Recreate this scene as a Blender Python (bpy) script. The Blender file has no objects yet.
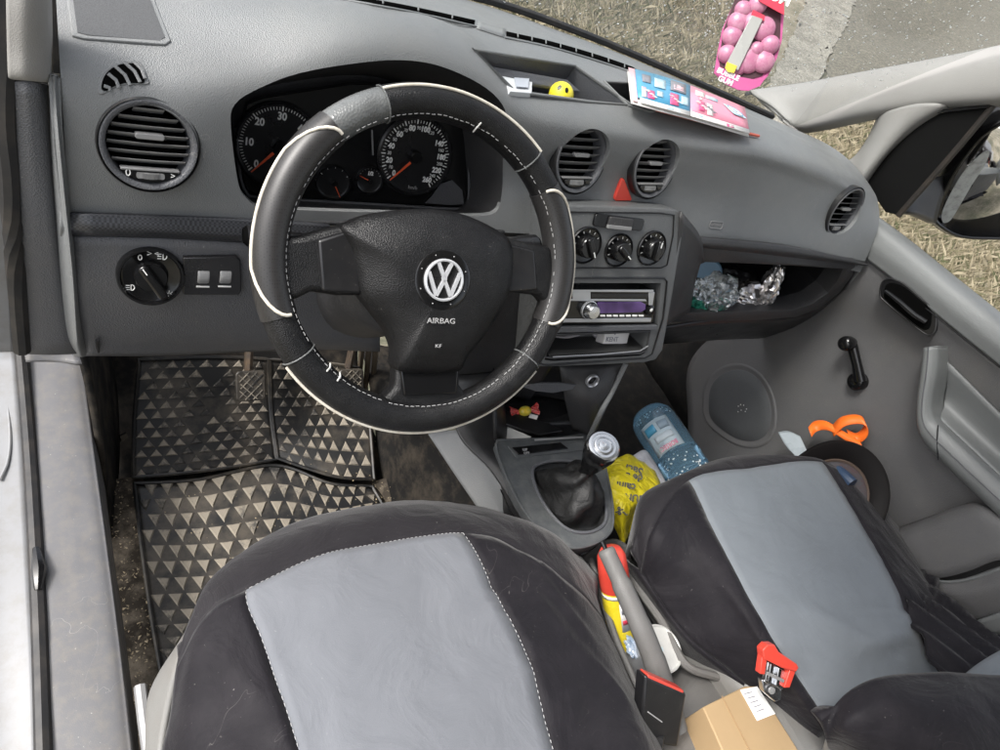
import bpy, bmesh, math, random
from mathutils import Vector, Matrix, noise
from mathutils.bvhtree import BVHTree
R=math.radians; PI=math.pi
random.seed(7)
C=bpy.context.scene.collection
# ---------------------------------------------------------------- camera model (also used to survey the photo)
CAM=Vector((0.03,-0.70,1.19)); YAW,PIT,ROL=[R(a) for a in (43.3,40.2,27.9)]; FOC=680.0
_f=Vector((math.sin(YAW)*math.cos(PIT),math.cos(YAW)*math.cos(PIT),-math.sin(PIT)))
_r=Vector((math.cos(YAW),-math.sin(YAW),0)); _u=_r.cross(_f)
RT=(_r*math.cos(ROL)+_u*math.sin(ROL)); UPV=(_u*math.cos(ROL)-_r*math.sin(ROL)); FW=_f
def ray(px,py): return FW+RT*((px-500)/FOC)+UPV*((375-py)/FOC)
def on(px,py,n,p0):
    n=Vector(n); r=ray(px,py); return CAM+r*((Vector(p0)-CAM).dot(n)/r.dot(n))
def Z(px,py,z): return on(px,py,(0,0,1),(0,0,z))
def Y(px,py,y): return on(px,py,(0,1,0),(0,y,0))
def X(px,py,x): return on(px,py,(1,0,0),(x,0,0))
class Frame:
    """flat frame: origin o, n towards the viewer, u to the right, v up"""
    def __init__(s,o,n,up=(0,0,1)):
        s.o=Vector(o); s.n=Vector(n).normalized(); s.u=Vector(up).cross(s.n).normalized(); s.v=s.n.cross(s.u)
    def p(s,a,b,c=0): return s.o+s.u*a+s.v*b+s.n*c
    def px(s,x,y,c=0):
        q=on(x,y,s.n,s.o+s.n*c); return q
    def ab(s,x,y,c=0):
        q=s.px(x,y,c)-s.o; return q.dot(s.u),q.dot(s.v)
    def at(s,a,b,c=0,rot=0):
        f=Frame.__new__(Frame); f.o=s.p(a,b,c); f.n=s.n.copy()
        f.u=s.u*math.cos(rot)+s.v*math.sin(rot); f.v=s.n.cross(f.u); return f
# ---------------------------------------------------------------- objects
def tag(o,label=None,cat=None,group=None,kind=None):
    if label:o['label']=label
    if cat:o['category']=cat
    if group:o['group']=group
    if kind:o['kind']=kind
    return o
def thing(name,label,cat,loc=(0,0,0),group=None,kind=None):
    o=bpy.data.objects.new(name,None); C.objects.link(o); o.location=loc; o.empty_display_size=.03
    return tag(o,label,cat,group,kind)
def rootloc(o):
    v=Vector((0,0,0))
    while o: v+=o.location; o=o.parent
    return v
def link(name,me,mat,parent=None,loc=None):
    """me is in world coordinates"""
    o=bpy.data.objects.new(name,me); C.objects.link(o)
    if mat is not None and not me.materials: 
        for m in (mat if isinstance(mat,(list,tuple)) else [mat]): me.materials.append(m)
    base=rootloc(parent) if parent else Vector((0,0,0))
    if parent is None and loc is None and len(me.vertices):
        lo=[min(v.co[i] for v in me.vertices) for i in range(3)]; hi=[max(v.co[i] for v in me.vertices) for i in range(3)]
        loc=((lo[0]+hi[0])/2,(lo[1]+hi[1])/2,lo[2])
    if parent: o.parent=parent; me.transform(Matrix.Translation(-base))
    else: me.transform(Matrix.Translation(-Vector(loc))); o.location=loc
    return o
def bmo(name,bm,mat,parent=None,smooth=35,bevel=0,solid=0,sub=0,seg=2,offset=-1):
    bmesh.ops.remove_doubles(bm,verts=bm.verts,dist=1e-6)
    if solid==0: bmesh.ops.recalc_face_normals(bm,faces=bm.faces)
    me=bpy.data.meshes.new(name); bm.to_mesh(me); bm.free()
    if smooth:
        me.polygons.foreach_set('use_smooth',[True]*len(me.polygons))
        if smooth<180: me.set_sharp_from_angle(angle=R(smooth))
    o=link(name,me,mat,parent)
    if solid:
        m=o.modifiers.new('s','SOLIDIFY'); m.thickness=solid; m.offset=offset
    if bevel:
        m=o.modifiers.new('b','BEVEL'); m.width=bevel; m.segments=seg; m.limit_method='ANGLE'; m.angle_limit=R(40); m.harden_normals=False
    if sub:
        m=o.modifiers.new('u','SUBSURF'); m.levels=sub; m.render_levels=sub
    return o
def bake(o):
    dg=bpy.context.evaluated_depsgraph_get(); dg.update()
    me=bpy.data.meshes.new_from_object(o.evaluated_get(dg)); o.modifiers.clear(); o.data=me; return o
def cut(o,cutter_bms):
    cs=[]
    for b in cutter_bms:
        bmesh.ops.recalc_face_normals(b,faces=b.faces)
        me=bpy.data.meshes.new('cut'); b.to_mesh(me); b.free()
        me.transform(Matrix.Translation(-rootloc(o.parent)))
        c=bpy.data.objects.new('cut',me); C.objects.link(c); c.parent=o.parent
        m=o.modifiers.new('x','BOOLEAN'); m.operation='DIFFERENCE'; m.object=c; m.solver='EXACT'; cs.append(c)
    bpy.context.view_layer.update(); bake(o)
    for c in cs: bpy.data.objects.remove(c,do_unlink=True)
    o.data.polygons.foreach_set('use_smooth',[True]*len(o.data.polygons)); o.data.set_sharp_from_angle(angle=R(35))
    return o
def cr(a,b,c,d,t):
    return b+(c-a)*(t*.5)+(a*2-b*5+c*4-d)*(t*t*.5)+(b*3-a-c*3+d)*(t*t*t*.5)
def spl(pts,k,closed=False):
    pts=[Vector(p) for p in pts]; n=len(pts); out=[]
    if n==2 and not closed: return [pts[0].lerp(pts[1],i/k) for i in range(k+1)]
    for i in range(n if closed else n-1):
        g=(lambda j:pts[j%n]) if closed else (lambda j:pts[j] if 0<=j<n else (pts[0]*2-pts[1] if j<0 else pts[-1]*2-pts[-2]))
        for t in range(k): out.append(cr(g(i-1),g(i),g(i+1),g(i+2),t/k))
    if not closed: out.append(pts[-1])
    return out
def grid(bm,rows,closed=False,mi=0):
    vs=[[bm.verts.new(p) for p in r] for r in rows]; n=len(rows[0])
    for i in range(len(rows)-1):
        for j in range(n if closed else n-1):
            f=bm.faces.new((vs[i][j],vs[i][(j+1)%n],vs[i+1][(j+1)%n],vs[i+1][j])); f.material_index=mi
    return vs
def net(rows,ku=6,kv=6):
    """rows of control points -> fine grid rows"""
    r1=[spl(r,ku) for r in rows]; cols=list(zip(*r1)); c2=[spl(list(c),kv) for c in cols]
    return [list(r) for r in zip(*c2)]
def sheet(name,rows,mat,parent,ku=6,kv=6,solid=.004,bevel=0,smooth=60,fn=None,offset=-1):
    g=net(rows,ku,kv) if ku else rows
    if fn: g=[[fn(p) for p in r] for r in g]
    bm=bmesh.new(); grid(bm,g)
    # make normals face the camera side
    bmesh.ops.recalc_face_normals(bm,faces=bm.faces)
    f=bm.faces[len(bm.faces)//2] if hasattr(bm.faces,'ensure_lookup_table') and (bm.faces.ensure_lookup_table() is None) else None
    bm.normal_update(); s=sum(1 if ff.normal.dot(CAM-ff.calc_center_median())>0 else -1 for ff in bm.faces)
    if s<0: bmesh.ops.reverse_faces(bm,faces=bm.faces)
    return bmo(name,bm,mat,parent,smooth=smooth,solid=solid,bevel=bevel,offset=offset)
def prism(bm,pts,d0,d1=None,mi=0):
    """polygon pts (3D) extruded between offsets d0 and d1 (vectors)"""
    if d1 is None: d0,d1=Vector((0,0,0)),d0
    a=[bm.verts.new(Vector(p)+d0) for p in pts]; b=[bm.verts.new(Vector(p)+d1) for p in pts]; n=len(pts)
    fs=[bm.faces.new(a),bm.faces.new(b[::-1])]
    for i in range(n): fs.append(bm.faces.new((a[i],b[i],b[(i+1)%n],a[(i+1)%n])))
    for f in fs:f.material_index=mi
def box(bm,F,cx,cy,cz,sx,sy,sz,mi=0):
    p=[F.p(cx+a*sx/2,cy+b*sy/2,cz-sz/2) for a,b in((-1,-1),(1,-1),(1,1),(-1,1))]
    prism(bm,p,F.n*0,F.n*sz,mi)
def rrect(F,cx,cy,sx,sy,r,c=0,k=4):
    out=[]
    for qx,qy,a0 in((1,1,0),(-1,1,90),(-1,-1,180),(1,-1,270)):
        for i in range(k+1):
            a=R(a0+90*i/k); out.append(F.p(cx+qx*(sx/2-r)+r*math.cos(a),cy+qy*(sy/2-r)+r*math.sin(a),c))
    return out
def lathe(bm,F,prof,n=48,sx=1,sy=1,cap=False,mi=0):
    rows=[[F.p(sx*r*math.cos(2*PI*i/n),sy*r*math.sin(2*PI*i/n),h) for i in range(n)] for r,h in prof]
    vs=grid(bm,rows,True,mi)
    if cap:
        f=bm.faces.new(vs[0]);f.material_index=mi
        f=bm.faces.new(vs[-1]);f.material_index=mi
def tube(bm,pts,r,n=8,closed=False,flat=1,up=None,mi=0,cap=True):
    pts=[Vector(p) for p in pts]; m=len(pts); rows=[]; prev=None
    for i,p in enumerate(pts):
        if closed: t=pts[(i+1)%m]-pts[i-1]
        else: t=pts[min(i+1,m-1)]-pts[max(i-1,0)]
        t.normalize()
        a=(Vector(up) if up is not None else (prev or (Vector((0,0,1)) if abs(t.z)<.9 else Vector((1,0,0)))))
        a=(a-t*a.dot(t)).normalized(); prev=a; b=t.cross(a)
        rr=r[i] if isinstance(r,(list,tuple)) else r
        rows.append([p+a*(rr*flat*math.cos(2*PI*j/n))+b*(rr*math.sin(2*PI*j/n)) for j in range(n)])
    if closed: rows.append(rows[0])
    vs=grid(bm,rows,True,mi)
    if not closed and cap:
        for q in (vs[0],vs[-1]):
            f=bm.faces.new(q);f.material_index=mi
def dome(bm,pts,n,h,rings=8,e=2.2,skirt=0,center=None,mi=0,fn=None):
    """cushion over a closed outline: rises by h towards the middle"""
    pts=[Vector(p) for p in pts]; n=Vector(n); c=Vector(center) if center else sum(pts,Vector())/len(pts)
    rows=[]
    if skirt: rows.append([p-n*skirt for p in pts])
    for i in range(rings+1):
        s=1-(i/rings)*.97
        rows.append([c+(p-c)*s+n*(h*(1-s**e)) for p in pts])
    if fn: rows=[[fn(p) for p in r] for r in rows]
    vs=grid(bm,rows,True,mi); f=bm.faces.new(vs[-1]); f.material_index=mi
def textmesh(s,F,h,mat,name,parent,a=0,b=0,c=.0006,depth=.0003,bold=0,sx=1,rot=0):
    cu=bpy.data.curves.new('t','FONT'); cu.body=s; cu.size=h*1.35; cu.align_x='CENTER'; cu.align_y='CENTER'; cu.extrude=depth; cu.offset=bold; cu.resolution_u=3
    o=bpy.data.objects.new('t',cu); C.objects.link(o); bpy.context.view_layer.update()
    me=bpy.data.meshes.new_from_object(o.evaluated_get(bpy.context.evaluated_depsgraph_get())); bpy.data.objects.remove(o,do_unlink=True)
    G=F.at(a,b,c,rot); M=Matrix((G.u*sx,G.v,G.n)).transposed().to_4x4(); M.translation=G.o; me.transform(M)
    return link(name,me,mat,parent) if name else me
def join_meshes(name,mes,mat,parent):
    bm=bmesh.new()
    for m in mes: bm.from_mesh(m); bpy.data.meshes.remove(m)
    me=bpy.data.meshes.new(name); bm.to_mesh(me); bm.free(); return link(name,me,mat,parent)
# ---------------------------------------------------------------- materials
def new_mat(name):
    m=bpy.data.materials.new(name); m.use_nodes=True; return m,m.node_tree.nodes,m.node_tree.links,m.node_tree.nodes['Principled BSDF']
def rgb(c): return (c,c,c,1) if isinstance(c,(int,float)) else (*c,1)
def plain(name,col,rough=.5,metal=0,spec=.5,coat=0,grain=0,gscale=900,dirt=0,dcol=(.25,.22,.18),dscale=6,trans=0,emit=0,sheen=0,wr=0,wscale=14,alpha=1,rvar=0.08,specks=0,scol=(.5,.48,.44)):
    m,N,L,b=new_mat(name)
    b.inputs['Base Color'].default_value=rgb(col); b.inputs['Roughness'].default_value=rough; b.inputs['Metallic'].default_value=metal
    b.inputs['Specular IOR Level'].default_value=spec; b.inputs['Coat Weight'].default_value=coat
    b.inputs['Transmission Weight'].default_value=trans; b.inputs['Sheen Weight'].default_value=sheen; b.inputs['Alpha'].default_value=alpha
    if sheen: b.inputs['Sheen Roughness'].default_value=.4
    tc=N.new('ShaderNodeNewGeometry')
    if emit: b.inputs['Emission Color'].default_value=rgb(col); b.inputs['Emission Strength'].default_value=emit
    nz=N.new('ShaderNodeTexNoise'); nz.inputs['Scale'].default_value=dscale; nz.inputs['Detail'].default_value=8; nz.inputs['Roughness'].default_value=.65
    L.new(tc.outputs['Position'],nz.inputs['Vector'])
    mr=N.new('ShaderNodeMapRange'); mr.inputs[1].default_value=.35; mr.inputs[2].default_value=.7; mr.inputs[3].default_value=max(0,rough-rvar); mr.inputs[4].default_value=min(1,rough+rvar)
    L.new(nz.outputs['Fac'],mr.inputs[0]); L.new(mr.outputs[0],b.inputs['Roughness'])
    if dirt:
        n2=N.new('ShaderNodeTexNoise'); n2.inputs['Scale'].default_value=dscale*2.3; n2.inputs['Detail'].default_value=10; n2.inputs['Roughness'].default_value=.7
        L.new(tc.outputs['Position'],n2.inputs['Vector'])
        cr_=N.new('ShaderNodeMapRange'); cr_.inputs[1].default_value=.45; cr_.inputs[2].default_value=.75; cr_.inputs[4].default_value=dirt
        L.new(n2.outputs['Fac'],cr_.inputs[0])
        mx=N.new('ShaderNodeMix'); mx.data_type='RGBA'; mx.inputs[6].default_value=rgb(col); mx.inputs[7].default_value=rgb(dcol)
        L.new(cr_.outputs[0],mx.inputs[0]); L.new(mx.outputs[2],b.inputs['Base Color'])
    if specks:
        src=None
        for l_ in list(L):
            if l_.to_socket==b.inputs['Base Color']: src=l_.from_socket
        n3=N.new('ShaderNodeTexNoise'); n3.inputs['Scale'].default_value=260; n3.inputs['Detail'].default_value=3; n3.inputs['Roughness'].default_value=.6; L.new(tc.outputs['Position'],n3.inputs['Vector'])
        m3=N.new('ShaderNodeMapRange'); m3.inputs[1].default_value=.70; m3.inputs[2].default_value=.76; m3.inputs[4].default_value=specks; L.new(n3.outputs['Fac'],m3.inputs[0])
        # thin curved scuff lines
        w3=N.new('ShaderNodeTexNoise'); w3.inputs['Scale'].default_value=5; w3.inputs['Detail'].default_value=3; w3.inputs['Distortion'].default_value=2.5; L.new(tc.outputs['Position'],w3.inputs['Vector'])
        a3=N.new('ShaderNodeMath'); a3.operation='SUBTRACT'; a3.inputs[1].default_value=.5; L.new(w3.outputs['Fac'],a3.inputs[0])
        c3=N.new('ShaderNodeMath'); c3.operation='ABSOLUTE'; L.new(a3.outputs[0],c3.inputs[0])
        d3=N.new('ShaderNodeMapRange'); d3.inputs[1].default_value=.0; d3.inputs[2].default_value=.0016; d3.inputs[3].default_value=specks*.6; d3.inputs[4].default_value=0; L.new(c3.outputs[0],d3.inputs[0])
        g3=N.new('ShaderNodeTexNoise'); g3.inputs['Scale'].default_value=7; L.new(tc.outputs['Position'],g3.inputs['Vector'])
        h3=N.new('ShaderNodeMapRange'); h3.inputs[1].default_value=.55; h3.inputs[2].default_value=.65; L.new(g3.outputs['Fac'],h3.inputs[0])
        i3=N.new('ShaderNodeMath'); i3.operation='MULTIPLY'; L.new(d3.outputs[0],i3.inputs[0]); L.new(h3.outputs[0],i3.inputs[1])
        j3=N.new('ShaderNodeMath'); j3.operation='MAXIMUM'; L.new(m3.outputs[0],j3.inputs[0]); L.new(i3.outputs[0],j3.inputs[1])
        x3=N.new('ShaderNodeMix'); x3.data_type='RGBA'; x3.inputs[7].default_value=rgb(scol); x3.inputs[6].default_value=rgb(col)
        if src: L.new(src,x3.inputs[6])
        L.new(j3.outputs[0],x3.inputs[0]); L.new(x3.outputs[2],b.inputs['Base Color'])
    h=None
    if grain:
        v=N.new('ShaderNodeTexVoronoi'); v.inputs['Scale'].default_value=gscale; L.new(tc.outputs['Position'],v.inputs['Vector'])
        bp=N.new('ShaderNodeBump'); bp.inputs['Strength'].default_value=grain; bp.inputs['Distance'].default_value=.0008
        L.new(v.outputs['Distance'],bp.inputs['Height']); L.new(bp.outputs[0],b.inputs['Normal']); h=bp
    if wr:
        w=N.new('ShaderNodeTexNoise'); w.inputs['Scale'].default_value=wscale; w.inputs['Detail'].default_value=5; w.inputs['Distortion'].default_value=1.2
        L.new(tc.outputs['Position'],w.inputs['Vector'])
        b2=N.new('ShaderNodeBump'); b2.inputs['Strength'].default_value=wr; b2.inputs['Distance'].default_value=.02; L.new(w.outputs['Fac'],b2.inputs['Height'])
        if h: L.new(h.outputs[0],b2.inputs['Normal'])
        L.new(b2.outputs[0],b.inputs['Normal'])
    return m
M={}
M['dash']=plain('grained grey plastic',(.168,.175,.178),.45,grain=.5,gscale=950,dirt=.25,dcol=(.25,.24,.22),dscale=5,specks=.35,rvar=.14)
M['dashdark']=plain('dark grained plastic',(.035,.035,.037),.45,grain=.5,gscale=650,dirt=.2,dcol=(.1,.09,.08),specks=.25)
M['lower']=plain('lower grained plastic',(.085,.088,.096),.45,grain=.6,gscale=650,dirt=.35,dcol=(.13,.12,.11),dscale=4,specks=.35,rvar=.12)
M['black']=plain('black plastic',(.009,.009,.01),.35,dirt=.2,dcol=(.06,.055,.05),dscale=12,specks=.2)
M['void']=plain('deep black gap',(.003,.003,.003),1,spec=0)
M['gloss']=plain('gloss black plastic',(.006,.006,.0065),.2,rvar=.05)
M['slat']=plain('vent slat plastic',(.22,.22,.22),.35)
M['white']=plain('white print',(.8,.8,.78),.5)
M['dimwhite']=plain('grey print',(.35,.35,.35),.5)
M['red']=plain('red plastic',(.62,.06,.04),.35,coat=.2)
M['needle']=plain('orange red needle',(.75,.10,.03),.4)
M['chrome']=plain('brushed silver',(.62,.63,.65),.28,metal=1,rvar=.06)
M['silver']=plain('silver painted plastic',(.42,.43,.45),.32,metal=.6)
M['pillar']=plain('light grey pillar trim',(.25,.245,.235),.6,grain=.25,gscale=900,dirt=.15,dcol=(.20,.19,.17))
M['door']=plain('door panel grey',(.105,.104,.106),.5,grain=.6,gscale=700,dirt=.35,dcol=(.16,.15,.135),dscale=3,specks=.3,rvar=.14)
M['doorlight']=plain('door armrest grey',(.15,.156,.156),.45,grain=.3,gscale=700)
M['sill']=plain('scuffed sill plastic',(.115,.115,.12),.5,grain=.12,dirt=.7,dcol=(.17,.155,.135),dscale=26,specks=.7,rvar=.15)
M['seal']=plain('black rubber seal',(.012,.012,.013),.6,dirt=.3,dcol=(.1,.08,.06),dscale=12)
M['paint']=plain('white body paint',(.185,.188,.193),.45,coat=.4,dirt=.5,dcol=(.12,.105,.08),dscale=14)
M['leather']=plain('black leather',(.0065,.0065,.007),.4,spec=.35,grain=.6,gscale=800,rvar=.1,dirt=.25,dcol=(.035,.035,.035),dscale=20,specks=.2)
M['leathergrey']=plain('grey leather with highlight',(.12,.125,.125),.28,grain=.5,gscale=420,rvar=.08,dirt=.6,dcol=(.03,.03,.03),dscale=10)  # grey raised, with black patches, to paint a highlight on the rim
M['piping']=plain('cream white piping',(.62,.585,.51),.5,dirt=.8,dcol=(.4,.34,.26),dscale=40)
M['stitch']=plain('white stitching',(.6,.6,.58),.7)
M['cover']=plain('black seat cover cloth',(.010,.009,.0115),.65,spec=.16,sheen=.12,grain=.25,gscale=1400,wr=.3,wscale=12,dirt=.25,dcol=(.045,.04,.045),specks=.25)
M['coverp']=plain('purple black seat cover cloth',(.017,.0155,.018),.65,spec=.18,sheen=.15,grain=.25,gscale=1400,wr=.3,wscale=12,specks=.25)
M['insert']=plain('blue grey cloth',(.138,.145,.160),.8,spec=.25,sheen=.1,grain=.25,gscale=1500,wr=.22,wscale=11,dirt=.3,dcol=(.16,.165,.18),dscale=5,specks=.25,scol=(.4,.4,.4))
M['insert2']=plain('slate blue cloth',(.165,.182,.20),.8,spec=.25,sheen=.1,grain=.25,gscale=1500,wr=.22,wscale=11,dirt=.35,dcol=(.12,.13,.14),dscale=5,specks=.3,scol=(.4,.4,.4))

M['stack']=plain('centre stack plastic',(.10,.104,.106),.42,grain=.5,gscale=650,dirt=.25,dcol=(.16,.155,.15),dscale=6,specks=.3)
M['emb']=plain('satin silver emblem',(.50,.51,.53),.3,metal=.25)
# ================================================================= DASHBOARD
dash=thing('dashboard','grey moulded plastic dashboard with round vents, dials and radio behind the steering wheel','dashboard',(0.72,0.1,0.5))
def lerp_tab(tab,x):
    if x<=tab[0][0]: return tab[0][1]
    for (a,va),(b,vb) in zip(tab,tab[1:]):
        if x<=b:
            t=(x-a)/(b-a); t=t*t*(3-2*t) if False else t
            return va+(vb-va)*t
    return tab[-1][1]
cols=[.028,.05,.12,.20,.28,.35,.43,.51,.60,.72,.85,1.0,1.15,1.27,1.36,1.41]
T={ # (y,z) tables per row
'b':([(0,.31),(.5,.31),(1.41,.30)],[(0,.86),(.3,.875),(.55,.893),(.82,.878),(1.09,.85),(1.41,.815)]),
'c':([(0,.20),(1.41,.20)],[(0,.885),(.3,.91),(.5,.912),(.83,.892),(1.1,.858),(1.41,.835)]),
'd':([(0,.12),(1.41,.12)],[(0,.895),(.2,.91),(.35,.928),(.5,.915),(.7,.902),(.95,.90),(1.15,.873),(1.41,.838)]),
'e':([(0,.05),(1.41,.05)],[(0,.883),(.12,.889),(.2,.905),(.28,.93),(.35,.938),(.43,.928),(.51,.898),(.7,.893),(1.0,.885),(1.15,.872),(1.27,.855),(1.41,.825)]),
'f':([(0,-.005),(.12,-.005),(.2,0),(1.41,.02)],[(0,.862),(.12,.865),(.2,.875),(.28,.906),(.35,.916),(.43,.906),(.51,.88),(.6,.875),(1.0,.873),(1.15,.862),(1.27,.842),(1.41,.812)]),
'g':([(0,-.032),(.12,-.035),(.2,-.018),(.35,-.01),(1.0,.008),(1.27,.008),(1.41,-.01)],[(0,.838),(.2,.842),(.35,.85),(1.0,.845),(1.27,.818),(1.41,.785)]),
'h':([(0,-.042),(.12,-.048),(.2,-.035),(.35,-.02),(.6,0),(1.27,-.01),(1.41,-.03)],[(0,.78),(1.0,.785),(1.27,.765),(1.41,.745)]),
'i':([(0,-.045),(.2,-.045),(.35,-.035),(.6,-.03),(1.27,-.035),(1.41,-.05)],[(0,.712),(.6,.716),(1.0,.716),(1.27,.70),(1.41,.692)]),
}
drows=[[Vector((x,lerp_tab(T[k][0],x),lerp_tab(T[k][1],x))) for x in cols] for k in 'bcdefghi']
fine=net(drows,6,6)
_bm=bmesh.new(); grid(_bm,fine); _bm.normal_update(); DB=BVHTree.FromBMesh(_bm); _bm.free()
def hit(px,py):
    r=ray(px,py).normalized(); l,n,i,d=DB.ray_cast(CAM,r)
    if l is None: return None,None
    if n.dot(r)>0: n=-n
    return l,n
def HP(pts,off=0):
    out=[]
    for q in pts:
        l,n=hit(*q)
        if l is None: print('MISS',q); l,n=Y(q[0],q[1],-.02),Vector((0,-1,0))
        out.append(l+n*off)
    return out
body=sheet('upper_panel',fine,M['dash'],dash,ku=0,solid=.007,smooth=60)
bpy.context.view_layer.update(); bake(body)
# --- openings
def prism_along(px,off0,off1,d=None,k=0):
    P=[];Nn=[]
    for q in px:
        l,n=hit(*q); P.append(l);Nn.append(n)
    n=sum(Nn,Vector()).normalized() if d is None else Vector(d)
    if k: P=spl(P,k,True)
    bm=bmesh.new(); prism(bm,P,n*off0,n*off1); return bm
hood_px=[(231,128),(235,104),(262,87),(300,73),(350,64),(400,60),(440,66),(480,84),(502,104),(507,126),(503,160),(502,190),(496,212),(470,216),(420,214),(360,212),(300,210),(262,208),(247,199),(238,182)]
hood_n=Vector((0,-1,.12)).normalized()
cuts=[prism_along(hood_px,.06,-.25,hood_n,4)]
tray_px=[(473,50),(575,66),(632,106),(588,102),(515,92)]
cuts.append(prism_along(tray_px,.05,-.2,(0,-.25,1)))
tray2_px=[(604,82),(640,84),(660,110),(650,112),(628,106)]
cuts.append(prism_along(tray2_px,.05,-.2,(0,-.25,1)))
vents=[('ventL',(150,146),.0385,'large round air vent at the driver end of the dashboard'),('v',(581,159),.0425,'round air vent left of the red hazard switch'),('v',(655,167),.0415,'round air vent right of the red hazard switch'),('v',(845,212),.044,'small looking round air vent by the passenger door')]
VF=[]
for nm,(px,py),r,lab in vents:
    l,n=hit(px,py)
    if px<300: n=(Vector((0.05,-1,.28))).normalized()
    elif px<700: n=Vector((.14,-.93,.34)).normalized()
    else: n=Vector((.10,-1,.20)).normalized()
    F=Frame(l,n); VF.append((F,r,lab))
    bm=bmesh.new(); prism(bm,[F.p(r*math.cos(a*PI/24),r*math.sin(a*PI/24)) for a in range(48)],F.n*.04,F.n*-.06); cuts.append(bm)
cut(body,cuts)
# --- air vents
def make_vent(F,r,lab,i):
    bm=bmesh.new()
    lathe(bm,F,[(r+.0045,-.012),(r+.0045,.001),(r+.0035,.003),(r+.001,.003),(r-.0012,.0005),(r-.002,-.006),(r-.0025,-.03),(r-.0035,-.05)],64)
    v=bmo('air_vent',bm,M['lower'],dash,smooth=50); tag(v,lab)
    bm=bmesh.new(); lathe(bm,F,[(r+.0042,-.01),(r+.0058,.0022),(r+.0068,.001),(r+.0068,-.01)],56); bmo('outer_ring',bm,M['black'],v)
    bm=bmesh.new(); lathe(bm,F,[(r-.0028,-.018),(r-.003,-.046),(.001,-.048)],32,cap=True); bmo('duct',bm,M['void'],v)
    rr=r-.003; nsl=6 if i else 7
    for k in range(nsl):
        h=rr*.93-(k)*(rr*1.52)/(nsl-.3)
        if abs(h)>rr: continue
        w=math.sqrt(max(rr*rr-h*h,0))
        bm=bmesh.new()
        a=R(-30)
        rows=[]
        pts=[(-.0004,-.010),(.0004,-.010),(.0008,.0015),(.0,.0025),(-.0008,.0015)]
        for sx in [-w+2*w*q/12 for q in range(13)]:
            dz=-.004*(1-(sx/max(w,1e-4))**2)*(.0)+.003*(1-(sx/rr)**2)
            rows.append([F.p(sx,h+p*math.cos(a)-q*math.sin(a),q-.006+dz) for p,q in pts])
        vs=grid(bm,rows,True); bm.faces.new(vs[0]); bm.faces.new(vs[-1])
        bmo('slat',bm,M['slat'],v)
    for sx in (-.5,0,.5):
        bm=bmesh.new(); box(bm,F,sx*rr*1.1,.0,-.03,.0015,rr*1.5,.016); bmo('vane',bm,M['void'],v)
    # tab on the middle slat
    hm=rr*.93-3*(rr*1.52)/(nsl-.3)
    bm=bmesh.new(); prism(bm,rrect(F,0,hm,rr*.72,.0055,.0025,-.006),F.n*0,F.n*.008); bmo('tab',bm,M['slat'],v,bevel=.0008)
    # bottom housing with thumbwheel
    hb=-rr*.66
    ang=math.acos(.66)
    arc=[(math.sin(-ang+2*ang*q/16)*rr,-math.cos(-ang+2*ang*q/16)*rr) for q in range(17)]
    bm=bmesh.new(); prism(bm,[F.p(x,y,-.012) for x,y in arc],F.n*0,F.n*.0125); bmo('lower_housing',bm,M['gloss'],v,bevel=.0008)
    bm=bmesh.new(); box(bm,F,0,hb+.0005,-.002,rr*1.46,.0022,.008); bmo('housing_rim',bm,M['slat'],v,bevel=.0006)
    bm=bmesh.new()
    cF=F.at(0,hb-rr*.15,-.006)
    for q in range(-9,10):
        box(bm,cF,q*rr*.035,0,math.cos(q*.13)*.0085,rr*.022,rr*.15,.004)
    prism(bm,rrect(cF,0,0,rr*.70,rr*.17,.002),F.n*0,F.n*.0075)
    bmo('thumbwheel',bm,M['slat'],v)
    if i==0:
        m1=textmesh('0',F,.0075,M['white'],None,None,-rr*.55,hb-rr*.10,.0012)
        m2=textmesh('>',F,.006,M['white'],None,None,rr*.56,hb-rr*.12,.0012)
        join_meshes('marking',[m1,m2],M['white'],v)
    else:
        for s in(-1,1):
            bm=bmesh.new(); prism(bm,rrect(F,s*rr*.5,hb-rr*.12,.009,.006,.002,0),F.n*.0,F.n*.0035); bmo('thumbwheel_stop',bm,M['gloss'],v,bevel=.0008)
for i,(F,r,lab) in enumerate(VF): make_vent(F,r,lab,i)
# --- side demist vent (half moon) upper left
def outline_ring(bm,P,w,Nn,h=.0015,closed=True):
    tube(bm,P,w,6,closed,up=Nn)
dm_px=[(97,92),(99,80),(106,70),(118,63),(135,61),(143,66),(148,78),(149,84),(140,85),(125,85),(110,90),(103,95)]
l,n=hit(122,78); F=Frame(l,n)
P=spl(HP(dm_px),3,True)
bm=bmesh.new(); prism(bm,[p for p in P],n*-.004,n*.0012); o=bmo('side_demister_vent',bm,M['dash'],dash,bevel=.0007); tag(o,'half moon demister grille above the driver end air vent')
P2=[l+(p-l)*.82 for p in P]
bm=bmesh.new(); prism(bm,P2,n*.0008,n*.0019); bmo('grille_opening',bm,M['void'],o)
for (a,b,c,d) in ((104,86,110,91),(108,75,119,88),(115,68,130,86),(124,64,140,83),(133,63,145,80)):
    bm=bmesh.new(); p=HP([(a,b),(c,d)],.003); m=(p[0]+p[1])/2+F.u*.002+F.v*.001
    tube(bm,[p[0],m,p[1]],.0017,6,flat=.6,up=n); bmo('louvre',bm,M['dash'],o)
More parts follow.
